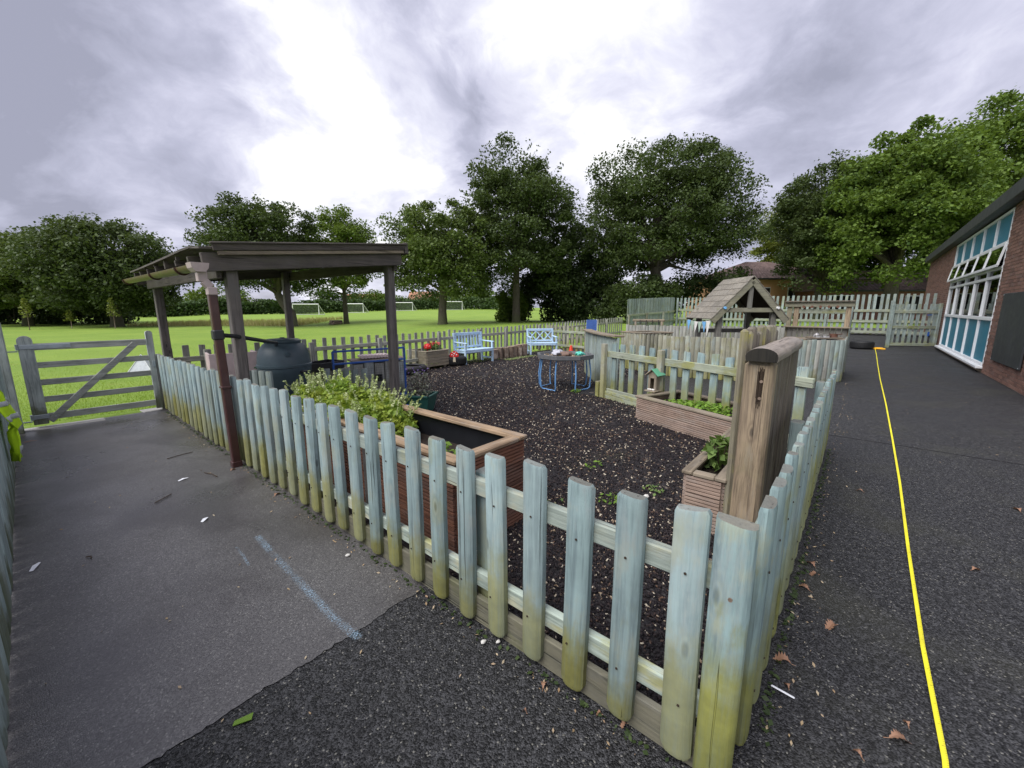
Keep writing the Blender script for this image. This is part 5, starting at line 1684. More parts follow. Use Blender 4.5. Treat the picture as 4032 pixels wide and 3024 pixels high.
for nm, lab, dx_, r_, h_, mt_ in (('kettle', 'small steel teapot on the left of the baking tray', -0.16, 0.06, 0.11, 'steel'), ('pan', 'shallow steel saucepan in the middle of the baking tray', 0.03, 0.08, 0.07, 'steel'), ('pan', 'brown saucepan at the right of the baking tray', 0.20, 0.08, 0.09, 'copper_brown')):
    a = R(-50)
    pn = thing(nm, lab, nm, (10.05 + dx_ * math.cos(a), 0.40 + dx_ * math.sin(a), 0.87), a)
    if nm == 'kettle':
        MB().lathe([(r_ * 0.8, 0), (r_, 0.02), (r_, h_ * 0.6), (r_ * 0.6, h_ * 0.85), (r_ * 0.3, h_), (0, h_)], 16).build('pot_body', mt_, pn, True)
        MB().tube([(-r_ * 0.9, 0, 0.04), (-r_ * 1.6, 0, 0.08), (-r_ * 1.9, 0, 0.11)], [0.015, 0.01, 0.008], 8).build('spout', mt_, pn)
        MB().tube([(r_ * 0.9, 0, 0.09), (r_ * 1.7, 0, 0.09), (r_ * 1.7, 0, 0.03), (r_ * 0.95, 0, 0.02)], 0.007, 6).build('handle', mt_, pn)
    else:
        MB().lathe([(r_ * 0.9, 0), (r_, 0.01), (r_, h_), (r_ * 0.95, h_), (r_ * 0.93, 0.012), (0, 0.012)], 20).build('pan_body', mt_, pn, True)
        MB().tube([(r_, 0, h_ * 0.8), (r_ + 0.14, 0.03, h_ * 0.95)], 0.009, 6).build('handle', mt_, pn)

# climbing A-frame behind
af = thing('rope_ladder_frame', 'low timber A frame with dark ropes behind the grey palisade', 'play frame', (12.6, 5.85, 0.0), math.atan2(-1.0, 0.45))
for x_ in (0.0, 0.86):
    MB().bar((x_, -0.35, 0.0), (x_, 0, 1.08), 0.06, 0.07, 0.005).bar((x_, 0.35, 0.0), (x_, 0, 1.08), 0.06, 0.07, 0.005).build('side_frame', 'rim_grey', af)
MB().bar((-0.1, 0, 1.10), (0.96, 0, 1.10), 0.09, 0.09, 0.02).build('ridge_pole', 'rim_grey', af)
for i in range(4):
    x_ = 0.12 + i * 0.2
    MB().tube([(x_, -0.3, 0.15), (x_ + 0.03, -0.07, 1.12), (x_ + 0.06, 0.07, 1.13), (x_ + 0.1, 0.3, 0.15)], 0.012, 6).build('rope', 'black_plastic', af)

# ------------------------------------------------------------------ hi-vis vest on the left fence
ve = thing('hi_vis_vest', 'yellow high visibility vest with grey bands hung on the left fence', 'vest', (-1.51, 5.0, 0.10))
ve.scale = (0.75, 0.8, 0.85)


def cloth(outline, ys, mat, name, off=0.0, nseg=14):
    """hanging cloth: at each height an (a,b) extent along y; folds stick out along +x"""
    mb = MB()
    K = 10
    for (z, a, b, o) in outline:
        for k in range(K + 1):
            u = k / K
            y = a + (b - a) * u
            x = o + 0.03 * math.sin(u * 9 + z * 6) + 0.018 * math.sin(u * 19 - z * 11) + off
            mb.v.append((x, y, z))
    n_ = len(outline)
    for i in range(n_ - 1):
        for k in range(K):
            a = i * (K + 1) + k
            mb.f.append((a, a + 1, a + K + 2, a + K + 1))
    me = mb.mesh(name, mat, True)
    o = link(name, me, ve)
    md = o.modifiers.new('thick', 'SOLIDIFY')
    md.thickness = 0.006
    return o


cloth([(0.95, -0.10, 0.02, 0.02), (0.86, -0.16, 0.12, 0.06), (0.74, -0.2, 0.26, 0.10), (0.62, -0.2, 0.42, 0.13), (0.54, -0.18, 0.46, 0.15), (0.50, -0.15, 0.3, 0.12), (0.42, -0.12, 0.14, 0.11), (0.30, -0.12, 0.16, 0.10), (0.20, -0.1, 0.14, 0.10)], None, 'hivis', 'body')
for zz in ((0.80, 0.755), (0.66, 0.61), (0.33, 0.285)):
    if zz[0] > 0.7:
        e0, e1 = (-0.18, 0.19, 0.08), (-0.19, 0.24, 0.097)
    elif zz[0] > 0.5:
        e0, e1 = (-0.2, 0.36, 0.12), (-0.2, 0.43, 0.133)
    else:
        e0, e1 = (-0.12, 0.155, 0.103), (-0.115, 0.155, 0.10)
    cloth([(zz[0], e0[0], e0[1], e0[2]), ((zz[0] + zz[1]) / 2, (e0[0] + e1[0]) / 2, (e0[1] + e1[1]) / 2, (e0[2] + e1[2]) / 2), (zz[1], e1[0], e1[1], e1[2])], None, 'reflective', 'reflective_band', 0.008)

# ------------------------------------------------------------------ school building
WY = -2.5
sb = thing('school_building', 'single storey red brick school with tall white framed teal windows', 'building', (0, 0, 0))
S0, S1, WT = 8.2, 28.6, 3.76
W0, W1, WB, WTOP = 13.30, 20.75, 0.16, 3.72
wall = MB().box(((S0 + W0) / 2, WY - 0.161, WT / 2 - 0.1), (W0 - S0, 0.30, WT + 0.2)).build('wall', 'mortar', sb)
wall_far = MB().box(((S1 + W1) / 2, WY - 0.161, WT / 2 - 0.1), (S1 - W1, 0.30, WT + 0.2)).build('wall', 'mortar', sb)
MB().box((S1 - 0.16, WY - 6.0, WT / 2), (0.30, 11.3, WT)).build('end_wall', 'brick', sb)
bl, bhh, bd_ = 0.215, 0.065, 0.04
bm_ = [MB().box((0, 0, 0), (bl - 0.002 * i, bd_, bhh), 0.003).mesh('brick', 'brick') for i in range(3)]
cand = []
for rlo, rhi in ((S0, W0), (W1, S1)):
    nrow = int(WT / 0.075)
    for r_ in range(nrow):
        x = rlo + (0.1125 if r_ % 2 else 0.0)
        if r_ % 2:
            cand.append((rlo + 0.052, 0.045 + r_ * 0.075, 0.104))
        x0 = x
        while x0 + 0.05 < rhi:
            ln = min(bl, rhi - x0 - 0.003)
            if ln > 0.03:
                cand.append((x0 + ln / 2, 0.045 + r_ * 0.075, ln))
            x0 += 0.225
cand = [(x, z, l) for x, z, l in cand]
full = sorted([c for c in cand if abs(c[2] - bl) < 1e-6 and c[0] > 9.45 and not (10.2 < c[0] < 12.45 and 0.36 < c[1] < 1.86)], key=lambda c: (c[0] - CAM[0]) ** 2 + (c[1] - 1.5) ** 2)
near = set((c[0], c[1]) for c in full[:295])
rest = MB()
for (x, z, l) in cand:
    if (x, z) in near and abs(l - bl) < 1e-6:
        link('brick', bm_[rnd.randrange(3)], wall, (x, WY - bd_ / 2 + rnd.uniform(-0.0015, 0.0015), z))
    else:
        rest.box((x, WY - bd_ / 2 + rnd.uniform(-0.0015, 0.0015), z), (l, bd_, bhh))
ro_ = rest.build('brickwork', 'brick', wall)
ro_['kind'] = 'stuff'
MB().box(((W0 + W1) / 2, WY - 0.14, 0.02), (W1 - W0, 0.26, 0.16)).build('plinth', 'gravel_plinth', sb)
fa = MB()
fa.box(((S0 + S1) / 2, WY + 0.02, WT + 0.16), (S1 - S0 + 0.3, 0.36, 0.30), 0.01)
fa.box((S1 + 0.1, WY - 6, WT + 0.16), (0.1, 11.6, 0.30), 0.01)
fa.build('fascia', 'fascia', sb)
MB().box(((S0 + S1) / 2, WY - 5.8, WT + 0.29), (S1 - S0 + 0.2, 11.4, 0.06)).build('roof', 'fascia', sb)
MB().box(((W0 + W1) / 2, WY - 4.0, 1.7), (W1 - W0 + 1.0, 0.1, 3.6)).box(((W0 + W1) / 2, WY - 2.2, 0.0), (W1 - W0 + 1.0, 3.6, 0.1)).box((W0 - 0.5, WY - 2.2, 1.7), (0.1, 3.6, 3.6)).box((W1 + 0.5, WY - 2.2, 1.7), (0.1, 3.6, 3.6)).box(((W0 + W1) / 2, WY - 2.2, 3.5), (W1 - W0 + 1.0, 3.6, 0.1)).build('classroom_shell', 'interior', sb)
wn = MB()
nb_ = 5
bw = (W1 - W0) / nb_
for z_, h_ in ((WB + 0.03, 0.06), (1.265, 0.085), (2.24, 0.07), (2.44, 0.06), (2.985, 0.07), (WTOP - 0.03, 0.06)):
    wn.box(((W0 + W1) / 2, WY - 0.03, z_), (W1 - W0, 0.08, h_), 0.006)
for i in range(nb_ + 1):
    x_ = min(max(W0 + i * bw, W0 + 0.035), W1 - 0.035)
    wn.box((x_, WY - 0.032, (WB + WTOP) / 2), (0.07, 0.07, WTOP - WB), 0.006)
win = wn.build('window', 'upvc', sb)
MB().box(((W0 + W1) / 2, WY + 0.03, WB - 0.03), (W1 - W0 + 0.04, 0.16, 0.06), 0.008).build('sill', 'upvc', win)
for i in range(nb_):
    xc = W0 + (i + 0.5) * bw
    for z0, z1, mt_, nm in ((WB + 0.06, 1.225, 'panel_teal', 'panel'), (1.31, 2.205, 'glass', 'pane'), (2.275, 2.41, 'glass', 'pane'), (3.02, WTOP - 0.06, 'panel_teal', 'panel')):
        MB().box((xc, WY - 0.05, (z0 + z1) / 2), (bw - 0.07, 0.012, z1 - z0)).build(nm, mt_, win)
    # glazing frames inside the clear panes
    for x_ in (xc - bw / 2 + 0.055, xc + bw / 2 - 0.055):
        MB().box((x_, WY - 0.035, 1.757), (0.045, 0.05, 0.89), 0.004).build('glazing_bead', 'upvc', win)
    # top hung vents, open
    z0, z1 = 2.47, 2.96
    hgt = z1 - z0
    tl = R(9)
    ve_ = MB()
    def vp(x, u, o=0.0):
        return (x, WY + 0.01 + math.sin(tl) * hgt * u + o, z1 - math.cos(tl) * hgt * u)
    xa, xb = xc - bw / 2 + 0.045, xc + bw / 2 - 0.045
    for a, b in ((vp(xa, 0.03), vp(xb, 0.03)), (vp(xa, 1), vp(xb, 1))):
        ve_.bar(a, b, 0.04, 0.06, 0.004)
    for x_ in (xa, xb):
        ve_.bar(vp(x_, 0), vp(x_, 1), 0.05, 0.04, 0.004, up=(0, 1, 0.3))
    ve_.build('vent_sash', 'upvc', win)
    a, b, c_, d_ = vp(xa, 0.06), vp(xb, 0.06), vp(xb, 0.96), vp(xa, 0.96)
    o2 = (0, 0.006, 0.003)
    MB().add([a, b, c_, d_] + [(p[0], p[1] + 0.006, p[2]) for p in (a, b, c_, d_)], [(0, 1, 2, 3), (7, 6, 5, 4), (0, 4, 5, 1), (1, 5, 6, 2), (2, 6, 7, 3), (3, 7, 4, 0)]).build('vent_pane', 'glass', win)
cb = thing('chalkboard', 'large dark chalkboard fixed to the brick wall at the right edge', 'chalkboard', (11.33, WY + 0.03, 1.11))
MB().box((0, 0, 0), (2.16, 0.03, 1.42), 0.006).build('board', 'chalkboard', cb)
for x_ in (-1.05, 1.05):
    for z_ in (-0.68, 0.68):
        MB().tube([(x_, 0.015, z_), (x_, 0.022, z_)], 0.012, 8).build('screw', 'metal_zinc', cb)

# ------------------------------------------------------------------ houses beyond the far fence


def tiled(mb, p00, p10, p01, p11, nu, nv):
    """rows of overlapping tiles on a sloping quad; p00-p10 along the eave, p01-p11 along the ridge"""
    p00, p10, p01, p11 = map(Vector, (p00, p10, p01, p11))
    nrm = (p10 - p00).cross(p01 - p00).normalized()
    for j in range(nv):
        for i in range(nu):
            def P(u, v_, o):
                a = p00.lerp(p10, u)
                b = p01.lerp(p11, u)
                return a.lerp(b, v_) + nrm * o
            u0, u1 = i / nu, (i + 0.94) / nu
            v0, v1 = j / nv, min(1, (j + 1.08) / nv)
            w_ = 0.04
            vs = [P(u0, v0, w_ * 0.3), P((u0 + u1) / 2, v0, w_ * 1.5), P(u1, v0, w_ * 0.3), P(u1, v1, 0), P((u0 + u1) / 2, v1, w_ * 0.9), P(u0, v1, 0)]
            mb.add(vs, [(0, 1, 4, 5), (1, 2, 3, 4)])
    return mb


def house(label, cx, cy, rz, L, Dp, eave, ridge, wall_m, hip, base=0.36, windows=(), door=None, tiles=True, roofm='roof_tile'):
    h = thing('house', label, 'house', (cx, cy, base), rz)
    MB().box((0, 0, eave / 2), (L, Dp, eave)).build('wall', wall_m, h)
    hp = Dp / 2 if hip else 0.0
    ov = 0.35
    ez = eave - 0.05
    A = [(-L / 2 - ov, -Dp / 2 - ov, ez), (L / 2 + ov, -Dp / 2 - ov, ez), (L / 2 + ov, Dp / 2 + ov, ez), (-L / 2 - ov, Dp / 2 + ov, ez)]
    r0, r1 = (-L / 2 + hp - (0 if hip else ov), 0, ridge), (L / 2 - hp + (0 if hip else ov), 0, ridge)
    rb = MB()
    rb.add([Vector(a) - Vector((0, 0, 0.03)) for a in A] + [Vector(r0) - Vector((0, 0, 0.05)), Vector(r1) - Vector((0, 0, 0.05))], [(0, 1, 5, 4), (1, 2, 5), (2, 3, 4, 5), (3, 0, 4), (3, 2, 1, 0)])
    rf_ = rb.build('roof', roofm, h)
    if tiles:
        tm = MB()
        nv = 14
        tiled(tm, A[0], A[1], r0, r1, int(L / 0.34), nv)
        if hip:
            tiled(tm, A[1], A[2], r1, r1, int(Dp / 0.34), nv)
            tiled(tm, A[3], A[0], r0, r0, int(Dp / 0.34), nv)
        k_ = tm.build('roof_tiles', roofm, rf_)
        k_['kind'] = 'stuff'
    gt2 = MB().box((0, -Dp / 2 - ov - 0.04, ez - 0.06), (L + 2 * ov, 0.1, 0.12))
    gt2.build('gutter', 'fascia', h)
    for (x, z, w_, hh) in windows:
        wf = MB().box((x, -Dp / 2 - 0.03, z), (w_, 0.08, hh), 0.01).build('window', 'upvc', h)
        for sx in (-1, 1):
            MB().box((x + sx * w_ / 4, -Dp / 2 - 0.08, z), (w_ / 2 - 0.12, 0.02, hh - 0.14)).build('pane', 'dark_hole', wf)
    if door:
        x, w_, hh = door
        dr = MB().box((x, -Dp / 2 - 0.03, hh / 2), (w_, 0.08, hh), 0.01).build('door', 'upvc', h)
        MB().box((x, -Dp / 2 - 0.08, hh * 0.72), (w_ * 0.6, 0.02, hh * 0.4)).build('pane', 'dark_hole', dr)
    return h


c = V(25.5, 44)
house('buff brick house with hipped brown tile roof behind the play hut', c[0], c[1], HEAD - PI / 2 + R(6), 10.5, 8, 4.0, 5.9, 'house_buff', True, windows=((3.6, 3.0, 0.6, 0.9), (-2.0, 2.6, 1.2, 1.1), (1.0, 2.6, 1.2, 1.1)))
c = V(35.5, 39)
house('long low brick bungalow row with brown tile roof behind the tall fence', c[0], c[1], HEAD - PI / 2 - R(4), 17.0, 7.0, 2.75, 4.9, 'house_red', False, windows=((-7.0, 1.5, 2.2, 1.6), (-3.6, 1.6, 1.6, 1.3), (-1.2, 1.6, 1.2, 1.3), (3.8, 1.6, 1.8, 1.5), (6.6, 1.6, 1.6, 1.3)), door=(1.4, 1.0, 2.1))
for (X_, Y_, L_, D_, e_, r_, m_, rm_, lab) in ((-26.5, 135, 12, 8, 5.0, 8.2, 'house_red', 'roof_orange', 'distant house with orange roof beyond the hedge'),
                                              (-45.5, 128, 9, 8, 4.6, 7.2, 'house_pale', 'roof_orange', 'distant pale pink gabled house beyond the hedge'),
                                              (-33, 150, 22, 8, 4.5, 6.2, 'house_pale', 'roof_slate', 'distant long slate roofed house beyond the hedge'),
                                              (-88, 118, 34, 9, 3.6, 5.6, 'house_pale', 'roof_slate', 'distant grey roofed school block beyond the left hedge')):
    c = V(X_, Y_)
    house(lab, c[0], c[1], HEAD - PI / 2, L_, D_, e_ - 1.4, r_ - 2.0, m_, False, 0.8, windows=((-L_ / 4, 2.6, 1.6, 1.3), (L_ / 4, 2.6, 1.6, 1.3)), tiles=False, roofm=rm_)

# ------------------------------------------------------------------ trees


def tree(label, X, Y, H, cr, trunk_r, nleaf, leaf, mat, seed, off=(0, 0), fork=None, ncl=60, sub=0.2, name='tree', lean=(0, 0), bare=None, group=None, flatb=0.72, base=None):
    """cr=(half width, half depth, crown bottom z).  The crown is many leaf clumps carried on limbs."""
    g = np.random.default_rng(seed)
    x0, y0 = V(X, Y)
    zb = float(gh(x0, y0)) if base is None else base
    rt = thing(name, label, 'tree', (x0, y0, zb), HEAD - PI / 2, group)
    hw, hd, cb_ = cr
    cz, rz_ = (H + cb_) / 2, (H - cb_) / 2
    ncl = int(ncl * 2.1)
    sub *= 0.74
    # clump centres: on and inside a lumpy ellipsoid
    cl_ = []
    while len(cl_) < ncl:
        d_ = g.normal(size=3)
        d_ /= np.linalg.norm(d_)
        if d_[2] < -flatb:
            continue
        q = g.uniform(0.12, 1.0) ** 0.5
        lump_ = 1 + 0.07 * math.sin(3.1 * d_[0] + seed) * math.cos(2.7 * d_[2] + seed * 2) + 0.05 * math.sin(7 * d_[1] + 5 * d_[2]) + g.normal(0, 0.045)
        cl_.append(np.array([off[0] + hw * d_[0] * q * lump_, off[1] + hd * d_[1] * q, cz + rz_ * d_[2] * q * lump_]))
    cl_ = np.array(cl_)
    nleaf = int(nleaf * 2.0)
    leaf *= 0.86
    per = nleaf // ncl
    rc = 1.12 * sub * (hw + rz_)
    pts = []
    for c_ in cl_:
        rr_ = rc * g.uniform(0.5, 1.35)
        p = g.normal(size=(per, 3))
        p /= np.linalg.norm(p, axis=1)[:, None]
        p *= (g.uniform(0, 1, per) ** 0.45)[:, None]
        p[:, 2] *= 0.62
        p[:, 2] -= 0.12 * (p[:, 0] ** 2 + p[:, 1] ** 2)
        pts.append(c_ + p * rr_)
    # loose sprays standing out of the outline
    for _ in range(ncl // 3):
        d_ = g.normal(size=3)
        d_ /= np.linalg.norm(d_)
        d_[2] = abs(d_[2]) if g.uniform() < 0.8 else d_[2] * flatb
        e = np.array([off[0] + hw * d_[0], off[1] + hd * d_[1], cz + rz_ * d_[2]]) * 1.0
        ax2 = d_ * g.uniform(0.25, 0.6) + np.array([0, 0, 0.25])
        pts.append(e + ax2 * g.uniform(-0.9, 0.6, (14, 1)) + g.normal(0, 0.09, (14, 3)))
    leaves('crown', np.concatenate(pts), leaf, mat, rt, seed + 5, 0.35, 0.7)
    fork = fork if fork is not None else cb_ + (H - cb_) * 0.12
    tr = MB()
    tx, ty = off[0] * 0.5 + lean[0], off[1] * 0.5 + lean[1]
    top = (tx, ty, fork)
    tr.tube([(0, 0, -0.2), (0, 0, 0.15), (lean[0] * 0.3, lean[1] * 0.3, fork * 0.4), (tx * 0.6 + lean[0] * 0.2, ty * 0.6, fork * 0.75), top], [trunk_r * 1.5, trunk_r * 1.12, trunk_r * 0.95, trunk_r * 0.88, trunk_r * 0.8], 10)
    tr.tube([top, (tx + g.normal(0, 0.2), ty, (fork + H) / 2 * 0.98), (off[0] * 0.8, off[1], H * 0.86)], [trunk_r * 0.75, trunk_r * 0.42, trunk_r * 0.12], 8)
    tr.build('trunk', 'bark', rt, True)
    lm = MB()
    ok_ = np.where(cl_[:, 2] > fork * 0.9)[0]
    idx = g.permutation(ok_)[:26]
    for i in idx:
        e = cl_[i]
        zs = fork * 0.92 + max(0, (e[2] - fork)) * g.uniform(0.1, 0.45)
        s_ = np.array([tx, ty, min(zs, H * 0.7)])
        m1 = s_ * 0.6 + e * 0.4 + np.array([0, 0, 0.10 * np.linalg.norm(e - s_)]) + g.normal(0, 0.12, 3)
        m2 = s_ * 0.25 + e * 0.75 + np.array([0, 0, 0.06 * np.linalg.norm(e - s_)]) + g.normal(0, 0.15, 3)
        k_ = trunk_r * g.uniform(0.28, 0.5)
        lm.tube([s_, m1, m2, e], [k_, k_ * 0.65, k_ * 0.4, k_ * 0.15], 6, False)
    lm.build('branches', 'bark', rt, True)
    return rt


def P_(xd, Y):
    """metres right of centre at distance Y for a bearing measured in the picture"""
    return (xd - 1106) / 884.0 * Y


tree('broad dark tree with low skirt left of the shelter', P_(262, 35), 35, 8.5, (5.3, 4.6, 0.9), 0.42, 34000, 0.24, 'leaf_oak', 1, off=(-0.3, 0), ncl=110, sub=0.15, flatb=0.9)
tree('light green rounded tree at the left edge of the field', P_(72, 37), 37, 7.4, (4.6, 4.2, 0.8), 0.35, 26000, 0.24, 'leaf_mid', 2, ncl=80, sub=0.16, flatb=0.9)
tree('dark tree rising at the far left picture edge', P_(-60, 40), 40, 9.2, (5.0, 4.5, 1.5), 0.4, 20000, 0.26, 'leaf_oak', 3, ncl=70, sub=0.17, flatb=0.8)
tree('tree filling the gap between the two left trees', P_(150, 44), 44, 9.0, (6.5, 3.5, 0.8), 0.4, 22000, 0.28, 'leaf_oak', 4, ncl=80, sub=0.16, flatb=0.9)
tree('oak with wide crown and stout trunk behind the shelter posts', P_(636, 35.5), 35.5, 10.4, (5.0, 4.2, 1.7), 0.40, 28000, 0.21, 'leaf_oak', 5, off=(-1.9, 0), fork=2.6, ncl=95, sub=0.135)
tree('slimmer yellow green tree right of the wide oak', P_(752, 38), 38, 9.9, (3.0, 2.8, 1.6), 0.22, 15000, 0.20, 'leaf_light', 6, fork=2.8, ncl=60, sub=0.17)
tree('round grey green tree right of the shelter', P_(958, 33), 33, 9.2, (4.6, 4.0, 1.0), 0.34, 25000, 0.20, 'leaf_mid', 7, off=(0.3, 0), fork=2.6, ncl=95, sub=0.135)
tree('tallest tree, slender domed, in the middle of the picture', P_(1115, 35), 35, 13.8, (4.7, 4.0, 1.2), 0.33, 34000, 0.20, 'leaf_oak', 8, fork=4.4, ncl=110, sub=0.12)
tree('great spreading oak with bent trunk behind the screen fence', P_(1432, 36), 36, 14.4, (7.5, 5.5, 1.6), 0.50, 52000, 0.21, 'leaf_oak', 9, off=(-0.3, 0), fork=4.6, lean=(-1.0, 0), ncl=150, sub=0.105)
tree('dark understorey tree between tall tree and great oak', P_(1225, 38), 38, 8.5, (4.2, 2.5, 0.8), 0.25, 20000, 0.22, 'leaf_dark', 10, ncl=70, sub=0.15, flatb=0.9)
tree('yellow green tree behind the hipped house', P_(1700, 50), 50, 13.6, (5.2, 4.0, 2.4), 0.35, 20000, 0.26, 'leaf_yellow', 11, fork=4.0, ncl=80, sub=0.14)
tree('dark tree standing before the bungalow roof', P_(1752, 36), 36, 13.2, (4.0, 3.8, 1.8), 0.34, 28000, 0.22, 'leaf_oak', 12, fork=3.0, ncl=95, sub=0.14)
tree('bright green maple standing behind the far gate', P_(1905, 31), 31, 13.2, (5.0, 5.0, 1.6), 0.50, 40000, 0.24, 'leaf_maple', 13, fork=3.2, ncl=120, sub=0.13, flatb=0.8)
tree('tallest bright green maple rising above the school roof', P_(2150, 34), 34, 17.4, (7.2, 5.5, 2.6), 0.5, 52000, 0.27, 'leaf_maple', 14, fork=4.0, ncl=150, sub=0.11, flatb=0.8)
tree('green maple rising off the right edge above the school roof', P_(2400, 36), 36, 20.5, (7.0, 5.5, 3.5), 0.5, 26000, 0.32, 'leaf_maple', 15, ncl=90, sub=0.13, flatb=0.8)


def shrub(label, X, Y, rx, ry, h, n, leaf, mat, seed, name='shrub'):
    g = np.random.default_rng(seed)
    x0, y0 = V(X, Y)
    rt = thing(name, label, 'shrub', (x0, y0, float(gh(x0, y0))), HEAD - PI / 2)
    m_ = 26
    cs = np.stack([g.uniform(-1, 1, m_) * rx * 0.8, g.uniform(-1, 1, m_) * ry * 0.7, g.uniform(0.1, 0.85, m_) * h], 1)
    cs[:, 2] *= np.sqrt(np.clip(1 - (cs[:, 0] / rx) ** 2 * 0.8, 0.2, 1))
    per = n // m_
    p = g.normal(size=(m_, per, 3))
    p /= np.linalg.norm(p, axis=2)[:, :, None]
    p *= (g.uniform(0, 1, (m_, per)) ** 0.4)[:, :, None] * np.array([rx * 0.3, ry * 0.35, h * 0.22])
    C = (cs[:, None, :] + p).reshape(-1, 3)
    C[:, 2] = np.abs(C[:, 2])
    leaves('foliage', C, leaf, mat, rt, seed + 1, 0.3, 0.7)
    s = MB()
    for i in range(6):
        a = g.uniform(-0.4, 0.4) * rx
        s.tube([(a * 0.4, 0, 0), (a, 0, h * 0.5)], [0.06, 0.02], 5)
    s.build('stem', 'bark', rt)
    return rt


shrub('light green laurel bush at the left foot of the tallest tree', P_(1105, 37), 37, 1.5, 1.5, 3.9, 6000, 0.2, 'leaf_light', 71)
shrub('dark thicket right of the tallest trunk', P_(1185, 39), 39, 3.6, 2.0, 5.2, 15000, 0.22, 'leaf_dark', 72)
shrub('dark thicket beneath the gap before the great oak', P_(1280, 36), 36, 3.4, 2.0, 4.6, 15000, 0.22, 'leaf_dark', 73)
shrub('deep green thicket against the screen fence', P_(1380, 33), 33, 3.2, 2.0, 3.8, 14000, 0.2, 'leaf_oak', 74)
shrub('dark bush beneath the great oak by the house', P_(1500, 36), 36, 3.4, 2.0, 4.6, 9000, 0.2, 'leaf_dark', 75)
shrub('dark undergrowth below the light green tree on the left', P_(40, 41), 41, 5.0, 2.0, 3.0, 8000, 0.25, 'leaf_dark', 76)
shrub('dark undergrowth between the left tree trunks', P_(200, 41), 41, 5.5, 2.0, 3.2, 8000, 0.25, 'leaf_dark', 77)
shrub('low green bush growing behind the tall far fence', P_(1650, 32), 32, 2.0, 1.5, 1.8, 4000, 0.18, 'leaf_mid', 78)

hg_ = thing('hedge', 'long clipped dark green hedge along the far side of the field', 'hedge', (0, 0, 0))
g = np.random.default_rng(80)
hp_ = [(-85, 62), (-58, 78), (-48, 96), (-33, 110), (-20, 112), (-4, 100), (3, 84)]
cc = []
for a, b in zip(hp_, hp_[1:]):
    L_ = math.hypot(b[0] - a[0], b[1] - a[1])
    n_ = int(L_ * 420)
    u = g.uniform(0, 1, n_)
    X_ = a[0] + (b[0] - a[0]) * u + g.normal(0, 0.7, n_)
    Y_ = a[1] + (b[1] - a[1]) * u + g.normal(0, 0.7, n_)
    cf_, sf_ = math.cos(HEAD), math.sin(HEAD)
    sx2 = CAM[0] + X_ * sf_ + Y_ * cf_
    sy2 = CAM[1] - X_ * cf_ + Y_ * sf_
    top_ = 2.7 + 0.35 * np.sin(u * L_ * 0.6) + 0.25 * np.sin(u * L_ * 1.7 + 1)
    cc.append(np.stack([sx2, sy2, gh(sx2, sy2) + g.uniform(0.02, 1, n_) ** 0.8 * top_], 1))
leaves('foliage', np.concatenate(cc), 0.42, 'leaf_hedge', hg_, 81, 0.3, 0.75)
cl2 = []
for i, (X_, Y_, w_, h_) in enumerate(((-62, 88, 9, 6.0), (-50, 118, 10, 6.5), (-38, 120, 8, 5.5), (-22, 122, 9, 6.0), (-12, 118, 8, 6.5), (-70, 80, 8, 5.0))):
    shrub(['tall pale shrubs behind the hedge left of the shelter', 'tree tops behind the hedge at the first goal', 'bushes behind the hedge at the second goal', 'bushes behind the hedge at the third goal', 'bushes behind the hedge at the fourth goal', 'bushes behind the hedge beside the left tree'][i], X_, Y_, w_, 3, h_, 5000, 0.5, 'leaf_hedge' if i % 2 else 'leaf_light', 90 + i)

# staked saplings
for i, (xd, Y_, h_, lab) in enumerate(((72, 29.5, 2.2, 'thin sapling in front of the light green tree'), (256, 31.5, 2.3, 'staked sapling left of the stout dark trunk'), (163, 32, 1.4, 'smallest sapling between the two others'))):
    x0, y0 = V(P_(xd, Y_), Y_)
    rt = thing('sapling', lab, 'sapling', (x0, y0, float(gh(x0, y0))), 0, 'saplings on the field')
    MB().tube([(0, 0, 0), (0.03, 0, h_ * 0.5), (0, 0.03, h_)], [0.03, 0.02, 0.008], 6).build('trunk', 'stump_bark', rt)
    g = np.random.default_rng(100 + i)
    n_ = 260
    zz = g.uniform(0.4, 1.0, n_)
    C = np.stack([g.normal(0, 0.26, n_) * (1.2 - zz), g.normal(0, 0.26, n_) * (1.2 - zz), zz * h_], 1)
    leaves('crown', C, 0.13, 'leaf_yellow', rt, 101 + i, 0.3)

